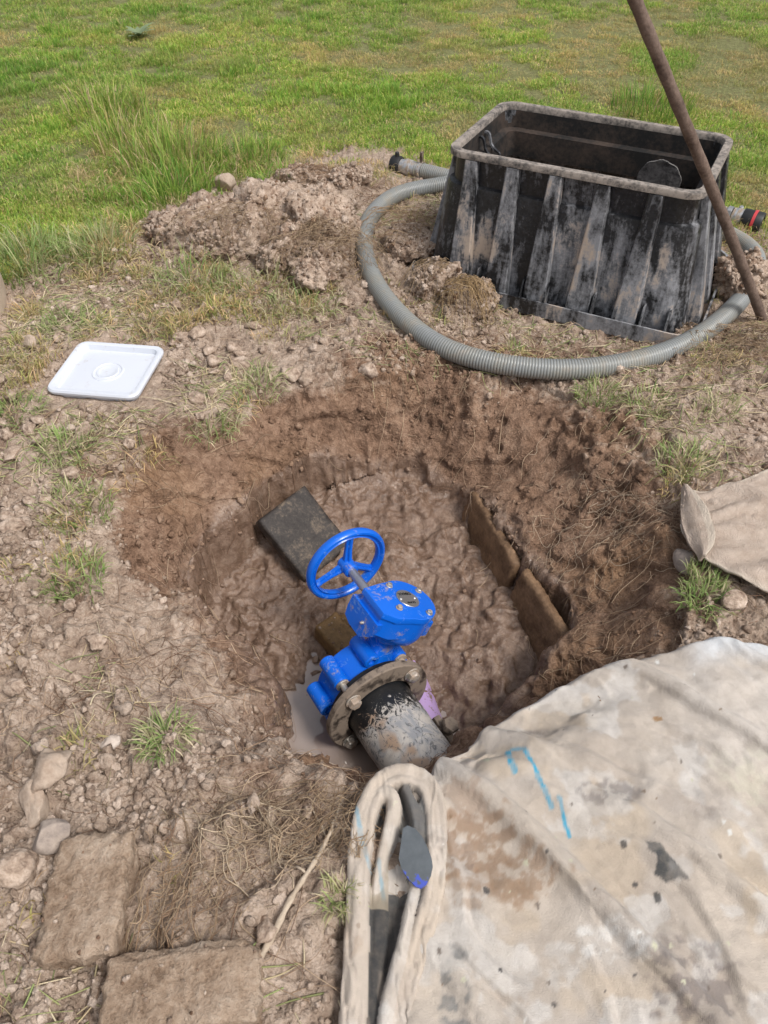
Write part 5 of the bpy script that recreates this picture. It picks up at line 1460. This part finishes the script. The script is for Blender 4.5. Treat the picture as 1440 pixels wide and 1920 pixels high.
fibres('root_fibres', 8500, samp_soil, .03, .15, .0005, .0013, [(.30, .21, .145), (.22, .145, .1), (.40, .3, .21), (.15, .09, .06)], 301, .9, .018, 'fine dry root fibres littering the dug soil')
def samp_straw(r_, n):
    x = r_.uniform(-1.5, 1.6, n * 6); y = r_.uniform(.3, 3.8, n * 6)
    ld = lawn_d(x, y); ir = in_poly(x, y, RIM)
    clump = sst(-.04, .14, fbm(x * 3.4, y * 3.4, 3, 211))
    p = ~in_poly(x, y, SHEET_P) * ~((np.abs(x + .897) < .24) & (np.abs(y - 2.118) < .22)) * (~ir) * (ld < .3) * clump * np.where(x < -.2, 1, .5) * np.where(y > 1.6, 1, .45)
    k = r_.random(n * 6) < p
    return np.stack([x[k], y[k]], 1)[:n]
fibres('straw', 5500, samp_straw, .03, .12, .0008, .0017, [(.46, .37, .235), (.38, .32, .2), (.50, .43, .3), (.27, .29, .13), (.22, .27, .11)], 302, .35, .016, 'flattened dry grass stalks on the bare soil', 5, 1.5)
# fibres over the heap and sods: arched tangles standing off the clods
def tangle(name, cx0, cy0, sx, sy, h, n, seed, label, parent=None, pal=((.36, .26, .17), (.44, .33, .22), (.25, .17, .11)), ang0=None, rr0=(.0006, .0014)):
    r_ = np.random.default_rng(seed); Vs = []; Fs = []; Cs = []; off = 0
    for k in range(n):
        a = r_.uniform(0, 2 * math.pi) if ang0 is None else ang0 + r_.normal(0, .35); L_ = r_.uniform(.05, .16)
        c = np.array([cx0 + r_.normal(0, sx), cy0 + r_.normal(0, sy), 0]); d = np.array([math.cos(a), math.sin(a), 0])
        q = np.linspace(-.5, .5, 7)
        P = c + q[:, None] * d * L_ + np.stack([r_.normal(0, .008, 7), r_.normal(0, .008, 7), np.zeros(7)], 1)
        e = ((P[:, 0] - cx0) / (sx * 2.2)) ** 2 + ((P[:, 1] - cy0) / (sy * 2.2)) ** 2
        zt = gsample(gZ, P[:, 0], P[:, 1]) + h * np.sqrt(np.maximum(1 - e, 0)) * r_.uniform(.75, 1.1) + .004
        P[:, 2] = zt
        P = chaikin(P, 1, False); v, f = sweep_np(P, np.linspace(r_.uniform(*rr0), .0004, len(P)), 3)
        Vs.append(v); Fs.append(f + off); off += len(v); Cs.append(np.repeat([np.array(pal[r_.integers(0, len(pal))]) * r_.uniform(.7, 1.2)], len(v), 0))
    o0 = np.array([-.5, 3.0, 0]) if parent is not None else np.zeros(3)
    me = mesh_np(name, np.vstack(Vs) - o0, np.vstack(Fs)); attr(me, 'Col', np.vstack(Cs))
    o = link(name, me, M_ROOT, parent)
    if parent is None: tag(o, label, None, None, 'stuff')
    else: o['kind'] = 'stuff'
    return o
tangle('root_tangle', -.25, 2.84, .12, .09, .14, 420, 401, None, heap)
tangle('root_tangle', -.55, 2.98, .18, .08, .15, 300, 402, None, heap)
tangle('root_fibres', -.36, 3.60, .09, .05, .09, 240, 403, 'brown root mat over the sod at the grass edge', None, ((.3, .2, .13), (.36, .25, .17), (.22, .14, .09)), .2)
tangle('root_fibres', .31, 2.57, .055, .05, .115, 230, 404, 'tan root fibres hanging from the sod on the black box', None, ((.46, .32, .17), (.5, .36, .21), (.38, .27, .16)), R(-65))
tangle('root_fibres', .20, 2.70, .06, .05, .11, 120, 405, 'root fibres over the clod at the left foot of the black box', None, ((.44, .32, .2), (.36, .26, .17)), R(-130))
tangle('root_fibres', 1.28, 2.27, .16, .10, .05, 330, 406, 'tangled roots on the soil outside the right bend of the hose')
tangle('root_fibres', -.10, .63, .07, .05, .03, 90, 407, 'pale roots at the near rim above the twig')
tangle('root_fibres', -.24, .60, .08, .05, .02, 120, 409, 'loose pale roots on the spoil between the twig and the pit', None, ((.44, .33, .23), (.5, .4, .29), (.34, .25, .17)), None, (.0007, .0018))
tangle('root_fibres', -.36, .47, .05, .05, .03, 90, 410, 'dark root mat between the two mud-caked bricks', None, ((.3, .2, .13), (.42, .31, .21)), R(80), (.0006, .0014))
tangle('root_fibres', .62, 1.55, .10, .14, .012, 110, 411, 'thin pale roots hanging on the right pit wall', None, ((.42, .31, .22), (.5, .4, .3)), None, (.0006, .0014))
tangle('root_fibres', .08, 3.05, .09, .12, .11, 160, 408, 'roots on the sod inside the hose loop', None, ((.4, .29, .18), (.3, .2, .13)), R(20))

# ------------------------------------------------------------------ grass
GREENS = np.array([(.14, .33, .05), (.21, .40, .065), (.28, .46, .085), (.36, .48, .12), (.46, .48, .17), (.60, .53, .31)])
PALE = np.array([(.20, .31, .09), (.27, .365, .12), (.33, .39, .16), (.40, .42, .20), (.50, .46, .27), (.62, .54, .37)])
def blades(n, spread, lmin, lmax, wid, lean, seed, weights, droop=.35, flat=0.0, pal=GREENS):
    r_ = np.random.default_rng(seed)
    rad = spread * np.sqrt(r_.random(n)); th = r_.uniform(0, 2 * np.pi, n)
    bx, by = rad * np.cos(th), rad * np.sin(th)
    L_ = r_.uniform(lmin, lmax, n) * (1 - .35 * (rad / (spread + 1e-6)) ** 2)
    la = th + r_.normal(0, 1.1, n); le = np.clip(np.abs(r_.normal(lean, lean * .5, n)) + flat, 0, 1.6)
    t = np.array([0, .33, .68, 1.0])[None]
    ang = le[:, None] * t * (1 + droop * t)          # bending angle from vertical
    seg = np.diff(np.concatenate([np.zeros((1, 1)), t], 1)) * L_[:, None]
    hx_ = np.cumsum(np.sin(ang) * seg, 1); hz = np.cumsum(np.cos(ang) * seg, 1)
    cx = bx[:, None] + np.cos(la)[:, None] * hx_; cy = by[:, None] + np.sin(la)[:, None] * hx_
    wv = (wid * r_.uniform(.6, 1.3, n))[:, None] * np.array([.8, 1.0, .7, .08])[None] / 2
    pa = la + np.pi / 2 + r_.normal(0, .5, n)
    ox, oy = np.cos(pa)[:, None] * wv, np.sin(pa)[:, None] * wv
    z = np.maximum(hz, -.002)
    V = np.stack([np.stack([cx - ox, cy - oy, z], -1), np.stack([cx + ox, cy + oy, z], -1)], 2).reshape(-1, 3)
    b = (np.arange(n) * 8)[:, None] + np.array([0, 2, 4])[None]
    F = np.stack([b, b + 1, b + 3, b + 2], -1).reshape(-1, 4)
    w_ = np.array(weights, float); c = pal[r_.choice(len(pal), n, p=w_ / w_.sum())] * r_.uniform(.75, 1.25, n)[:, None]
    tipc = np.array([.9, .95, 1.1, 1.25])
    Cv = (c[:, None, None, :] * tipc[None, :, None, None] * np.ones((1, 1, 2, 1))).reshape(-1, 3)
    me = mesh_np('blades', V, F); attr(me, 'Col', Cv); return me

def scatter(name, templates, P, rot, scl, idx, attrs, mat, label):
    coll = bpy.data.collections.new(name + '_templates')
    for k, m in enumerate(templates):
        if not m.materials: m.materials.append(mat)
        coll.objects.link(bpy.data.objects.new('%s_%02d' % (name, k), m))
    me = bpy.data.meshes.new(name); me.vertices.add(len(P)); me.vertices.foreach_set('co', np.ascontiguousarray(P, np.float32).ravel())
    a = me.attributes.new('rot', 'FLOAT_VECTOR', 'POINT'); a.data.foreach_set('vector', np.ascontiguousarray(rot, np.float32).ravel())
    a = me.attributes.new('scl', 'FLOAT_VECTOR', 'POINT'); s3 = np.asarray(scl, np.float32); s3 = np.repeat(s3[:, None], 3, 1) if s3.ndim == 1 else s3; a.data.foreach_set('vector', np.ascontiguousarray(s3).ravel())
    a = me.attributes.new('idx', 'INT', 'POINT'); a.data.foreach_set('value', np.asarray(idx, np.int32))
    for k, v in attrs.items(): attr(me, k, v)
    o = link(name, me, mat); tag(o, label, None, None, 'stuff')
    g = bpy.data.node_groups.new(name, 'GeometryNodeTree')
    g.interface.new_socket('Geometry', in_out='INPUT', socket_type='NodeSocketGeometry'); g.interface.new_socket('Geometry', in_out='OUTPUT', socket_type='NodeSocketGeometry')
    n = g.nodes; gi = n.new('NodeGroupInput'); go = n.new('NodeGroupOutput'); ip = n.new('GeometryNodeInstanceOnPoints'); ci = n.new('GeometryNodeCollectionInfo')
    ci.inputs['Collection'].default_value = coll; ci.inputs['Separate Children'].default_value = True; ci.inputs['Reset Children'].default_value = True
    ip.inputs['Pick Instance'].default_value = True
    def na(nm, ty):
        x = n.new('GeometryNodeInputNamedAttribute'); x.data_type = ty; x.inputs['Name'].default_value = nm; return [q for q in x.outputs if q.enabled and q.name == 'Attribute'][0]
    L = g.links.new
    mp = n.new('GeometryNodeMeshToPoints')
    L(gi.outputs[0], mp.inputs['Mesh']); L(mp.outputs[0], ip.inputs['Points']); L(ci.outputs[0], ip.inputs['Instance'])
    L(na('idx', 'INT'), ip.inputs['Instance Index']); L(na('rot', 'FLOAT_VECTOR'), ip.inputs['Rotation']); L(na('scl', 'FLOAT_VECTOR'), ip.inputs['Scale'])
    L(ip.outputs[0], go.inputs[0])
    md = o.modifiers.new('scatter', 'NODES'); md.node_group = g
    return o

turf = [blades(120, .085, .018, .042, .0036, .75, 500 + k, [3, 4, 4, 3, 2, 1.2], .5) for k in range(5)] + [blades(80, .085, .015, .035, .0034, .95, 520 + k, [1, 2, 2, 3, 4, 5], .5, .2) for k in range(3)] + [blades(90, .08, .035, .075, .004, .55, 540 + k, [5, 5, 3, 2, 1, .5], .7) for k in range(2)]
r4 = np.random.default_rng(8)
NL = 30000
ly = 2.3 + (15 - 2.3) * r4.random(NL) ** 1.9; lx = r4.uniform(-1, 1, NL) * (.50 * ly + 1.3)
ld = lawn_d(lx, ly)
boxm = (np.abs((lx - .739) * .895 - (ly - 2.86) * -.446 * -1 * -1) < .0) | (np.hypot(lx - .74, ly - 2.9) < .5)
heapm = (((lx + .5) / .5) ** 2 + ((ly - 3.02) / .3) ** 2 < 1) | (((lx + .2) / .32) ** 2 + ((ly - 3.6) / .18) ** 2 < 1)
brownp = sst(.10, .2, fbm(lx * 2.2, ly * 1.4, 4, 601) + .25 * np.exp(-(((lx - 2.6) / 1.6) ** 2 + ((ly - 5.6) / .7) ** 2)) + .05 * (lx > 0))
bare = sst(.07, .2, fbm(lx * 5.5, ly * 5.5, 3, 605))
keep = (r4.random(NL) < 1 - .8 * bare) & (r4.random(NL) < sst(-.15, .35, ld)) & ~boxm & ~heapm & (r4.random(NL) < 1 - .35 * brownp)
lx, ly, bp = lx[keep], ly[keep], brownp[keep]; n_ = len(lx)
tall = (fbm(lx * 1.8, ly * 1.8, 3, 602) > .12) & (lx < .3)
idx = np.where(r4.random(n_) < .18 + .6 * bp, r4.integers(5, 8, n_), np.where(tall & (r4.random(n_) < .6), r4.integers(8, 10, n_), r4.integers(0, 5, n_)))
tint = np.clip(.5 + .9 * fbm(lx * 1.3, ly * 1.3, 4, 603) + r4.normal(0, .15, n_), 0, 1)
strawv = np.clip(.5 * bp + .5 * sst(.02, .2, fbm(lx * 3, ly * 3, 3, 604)) * r4.random(n_) * .7 + .08 * r4.random(n_), 0, .9)
P = gpos(lx, ly); P[:, 2] -= .004
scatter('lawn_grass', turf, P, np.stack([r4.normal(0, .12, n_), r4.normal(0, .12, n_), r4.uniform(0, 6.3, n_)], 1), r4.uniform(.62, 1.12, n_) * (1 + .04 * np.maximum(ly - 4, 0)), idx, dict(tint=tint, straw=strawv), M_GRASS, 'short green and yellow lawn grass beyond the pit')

# thin trampled grass in the dug-over strip
patchg = [blades(34, .045, .025, .075, .0032, .85, 560 + k, [3, 4, 4, 3, 3, 3], .5, .2, PALE) for k in range(4)] + [blades(26, .05, .03, .08, .003, 1.1, 570 + k, [.5, 1, 1, 2, 3, 6], .4, .3, PALE) for k in range(3)]
NP_ = 9000
x = r4.uniform(-1.5, 1.6, NP_); y = r4.uniform(.3, 4.1, NP_)
ir = in_poly(x, y, RIM); dr1 = poly_dist(x, y, RIM)
cl_ = fbm(x * 3.6, y * 3.6, 3, 611)
leftz = (1 - sst(-.45, -.1, x)) * sst(.95, 1.4, y)
rightz = sst(.62, .75, x) * sst(1.05, 1.2, y) * (1 - sst(2.0, 2.4, y))
ldz = lawn_d(x, y)
p = (.85 * leftz + .5 * rightz + .5 * sst(-.9, .1, ldz)) * sst(.0, .12, cl_ + .10 * sst(-.8, .1, ldz)) + .02
insq = (np.abs(x + .897) < .23) & (np.abs(y - 2.118) < .20)
heapm = (((x + .5) / .5) ** 2 + ((y - 3.02) / .22) ** 2 < 1)
boxm = np.hypot(x - .74, y - 2.86) < .55
k = (r4.random(NP_) < p * .65) & ~(ir & (dr1 > .03)) & ~insq & ~heapm & ~boxm & ~((x > -.1) & (y < 1.1)) & ~((x > .78) & (y > 1.1) & (y < 1.58)) & ~((x > -.1) & (x < .65) & (y > 1.9) & (y < 2.4) & (r4.random(NP_) < .9))
x, y = x[k], y[k]; n_ = len(x); P = gpos(x, y); P[:, 2] -= .002
scatter('trampled_grass', patchg, P, np.stack([r4.normal(0, .3, n_), r4.normal(0, .3, n_), r4.uniform(0, 6.3, n_)], 1), r4.uniform(.6, 1.25, n_), r4.integers(0, 7, n_), dict(tint=r4.uniform(.2, .9, n_), straw=np.clip(r4.normal(.3, .25, n_), 0, .9)), M_GRASS, 'thin trampled grass patches on the dug-over strip')

# grass tufts that stand out one by one
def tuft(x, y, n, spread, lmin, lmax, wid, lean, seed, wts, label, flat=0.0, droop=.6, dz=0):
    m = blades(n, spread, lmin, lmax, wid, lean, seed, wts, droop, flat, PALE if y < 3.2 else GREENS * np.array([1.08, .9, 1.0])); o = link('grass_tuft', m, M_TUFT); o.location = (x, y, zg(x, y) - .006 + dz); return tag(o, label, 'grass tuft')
G1 = [5, 6, 5, 3, 1.5, .6]; G2 = [2, 4, 5, 4, 3, 2]; G3 = [1, 2, 3, 4, 4, 4]
tuft(-1.05, 3.95, 700, .27, .10, .24, .0050, .5, 701, G2, 'largest tall green grass tuft behind the sod heap')
tuft(-.72, 3.98, 380, .22, .07, .17, .0048, .5, 702, G1, 'tall grass tuft just right of the largest tuft behind the heap')
tuft(-1.55, 4.70, 420, .26, .10, .24, .005, .5, 703, G2, 'loose tall grass tuft farther back at the left of the lawn')
tuft(-1.32, 4.25, 380, .24, .09, .24, .005, .45, 704, G2, 'grass tuft between the largest tuft and the farther left one')
tuft(-.95, 3.55, 420, .20, .10, .22, .0048, .55, 705, G1, 'dark-footed grass tuft directly behind the left end of the sod heap')
tuft(-1.42, 2.88, 420, .20, .10, .22, .0048, .7, 706, G1, 'long arching grass tuft at the left border above the bag')
tuft(-1.15, 2.95, 260, .16, .08, .18, .0045, .75, 707, G2, 'arching grass tuft between the left border and the sod heap')
tuft(-.50, 3.62, 260, .13, .08, .17, .0045, .8, 708, G1, 'grass tuft leaning right behind the middle of the sod heap', .2)
tuft(1.54, 4.75, 380, .24, .08, .19, .005, .35, 709, [7, 6, 3, 1, .5, .2], 'bright green upright tuft beyond the right back corner of the black box')
tuft(-.50, 2.62, 260, .19, .06, .17, .0038, 1.0, 710, G3, 'flattened pale grass tuft in front of the sod heap', .25)
tuft(-.72, 2.72, 200, .15, .06, .16, .0038, .95, 711, G2, 'grass tuft at the left front foot of the sod heap', .2)
tuft(-.28, 2.56, 160, .13, .05, .14, .0036, 1.0, 712, G3, 'straw-coloured grass tuft between the heap and the pit rim', .25)
tuft(-.55, 1.93, 240, .10, .05, .12, .0036, .95, 713, G3, 'drooping straw and green tuft on the pit rim right of the lid', .2)
tuft(-.42, 2.09, 150, .10, .05, .11, .0034, 1.0, 714, G3, 'dry tuft hanging over the far left pit rim', .25)
tuft(.690, 2.03, 170, .075, .04, .095, .0036, .8, 715, G2, 'small green tuft on the pit rim below the hose')
tuft(.84, 1.96, 170, .075, .04, .095, .0036, .8, 716, G2, 'pale green tuft on the right rim beside the one below the hose')
tuft(.87, 1.68, 190, .085, .04, .09, .0034, .85, 717, G2, 'yellow-green tuft just above the towel corner')
tuft(.785, 1.185, 190, .06, .04, .085, .0034, .8, 718, [4, 5, 5, 4, 2, 1], 'fresh green tuft between the towel and the drop sheet')
tuft(.795, 1.255, 120, .045, .03, .075, .0032, .8, 728, G2, 'narrow tuft tucked under the lower edge of the towel')
tuft(-.84, 1.50, 240, .10, .04, .10, .0036, .85, 719, G2, 'green tuft on the left pit rim level with the dark paver')
tuft(-.79, 1.26, 240, .085, .04, .10, .0036, .85, 720, G1, 'lower green tuft on the left pit rim')
tuft(-.92, 1.72, 170, .09, .04, .09, .0036, .9, 721, G2, 'green tuft on the dirt below the white lid')
tuft(-1.14, 1.90, 170, .09, .04, .10, .0036, .9, 722, G1, 'green tuft at the lower left of the white lid', .1)
tuft(-.455, .80, 170, .05, .04, .085, .0030, 1.15, 723, [3, 4, 3, 3, 3, 3], 'uprooted flattened tuft on the spoil bank at the near left rim', .35)
tuft(-.078, .485, 130, .03, .035, .075, .0028, .85, 724, G3, 'dry tuft squeezed against the gathered edge of the sheet')
tuft(-1.12, 2.42, 170, .11, .05, .12, .0036, .9, 725, G2, 'grass tuft behind the white lid', .2)
tuft(.46, 2.30, 60, .04, .02, .05, .003, .7, 726, G1, 'tiny green tuft between the hose and the black box')
tuft(1.03, 1.93, 120, .08, .03, .08, .0034, .9, 727, G3, 'dry tuft on the dirt above the towel')
# broad-leaved weed in the lawn
weed = thing('weed', 'dark broad-leaved weed in the lawn near the top left', 'weed', (-1.72, 6.2, zg(-1.72, 6.2)))
for k in range(17):
    a = k * 2.4; L_ = random.uniform(.07, .15); bm = bmesh.new(); el = random.uniform(.35, 1.0); l1 = []; l2 = []
    for t in (0, .2, .45, .7, .9, 1):
        wv = .017 * math.sin(math.pi * min(.98, .08 + t * .9)) + .002; r_ = L_ * t * math.cos(el * (1 - .4 * t)); z = L_ * t * math.sin(el * (1 - .5 * t)) + .02
        l1.append(bm.verts.new((r_ * math.cos(a) - wv * math.sin(a), r_ * math.sin(a) + wv * math.cos(a), z))); l2.append(bm.verts.new((r_ * math.cos(a) + wv * math.sin(a), r_ * math.sin(a) - wv * math.cos(a), z)))
    for i in range(5): bm.faces.new((l1[i], l1[i + 1], l2[i + 1], l2[i]))
    m = bm_mesh(bm, 'leaf', 80); attr(m, 'Col', np.repeat([[.30, .38, .22]], len(m.vertices), 0)); link('leaf', m, M_TUFT, weed)

# ------------------------------------------------------------------ soil crumbs
crumb = [rock('crumb', (1, 1, .8), 2, 800 + k, .6, .25, 6, 1.7) for k in range(9)]
NC = 130000
x = r4.uniform(-1.5, 1.65, NC); y = r4.uniform(.2, 3.7, NC)
ir = in_poly(x, y, RIM); fl_ = in_poly(x, y, FLO); cl_ = fbm(x * 4.2, y * 4.2, 4, 621)
ld = lawn_d(x, y)
dens = np.where(fl_, .02, np.where(ir, .4, .55)) * (.1 + sst(-.04, .14, cl_)) * (ld < .1)
dens = dens * np.where((x < -.15) & (y < 1.5), 1.5, 1)
k = (r4.random(NC) < dens) & ~in_poly(x, y, SHEET_P) & ~((x > -.09) & (y < 1.0)) & ~((x > .8) & (y > 1.1) & (y < 1.55)) & ~((np.abs(x + .897) < .17) & (np.abs(y - 2.118) < .15))
x, y, ir = x[k], y[k], ir[k]; n_ = len(x)
sz = np.exp(r4.normal(math.log(.0040), .62, n_)); sz = np.clip(sz, .0018, .017) * np.where(ir, .8, 1) * np.where((x < 0) & (y < 1.2) & ~ir, 1.15, 1)
P = gpos(x, y) + gnorm(x, y) * (sz * .25)[:, None]
dv = np.clip(gsample(dry, x, y) + r4.normal(.05, .12, n_), 0, 1)
# crumbs sitting on the sods, clods and bricks
bpy.context.view_layer.update()
EP = []; ES = []; ED = []
for ob in list(scn.objects):
    if ob.type != 'MESH' or not (ob.name.startswith('clod') or ob.name.startswith('sod_clod') or ob.name.startswith('brick')): continue
    nv = len(ob.data.vertices); cv = np.empty(nv * 3, np.float32); ob.data.vertices.foreach_get('co', cv); nv_ = np.empty(nv * 3, np.float32); ob.data.vertices.foreach_get('normal', nv_)
    Mw = np.array(ob.matrix_world); cw = cv.reshape(-1, 3) @ Mw[:3, :3].T + Mw[:3, 3]; nw = nv_.reshape(-1, 3) @ Mw[:3, :3].T
    isb = ob.name.startswith('brick'); cand = np.where(nw[:, 2] > (-.1 if not isb else .6))[0]
    m = min(len(cand), 25 if isb else int(1100 * min(1, nv / 5000))); cand = r4.choice(cand, m, replace=False)
    s0 = np.clip(np.exp(r4.normal(math.log(.0036 if not isb else .0026), .6, m)), .0014, .016 if not isb else .007)
    EP.append(cw[cand] + nw[cand] * (s0 * .15)[:, None]); ES.append(s0); ED.append(np.clip(r4.normal(.7 if not isb else .6, .25, m), 0, 1))
P = np.vstack([P] + EP); sz = np.concatenate([sz] + ES); dv = np.concatenate([dv] + ED); mv = np.concatenate([gsample(mud, x, y) * .6, np.zeros(len(sz) - n_)]); n_ = len(sz)
scatter('soil_crumbs', crumb, P, r4.uniform(0, 6.3, (n_, 3)), sz, r4.integers(0, 9, n_), dict(dry=dv, mud=mv, tint=r4.random(n_)), M_CRUMB, 'loose soil crumbs on the dug ground')
print('objects', len(scn.objects))
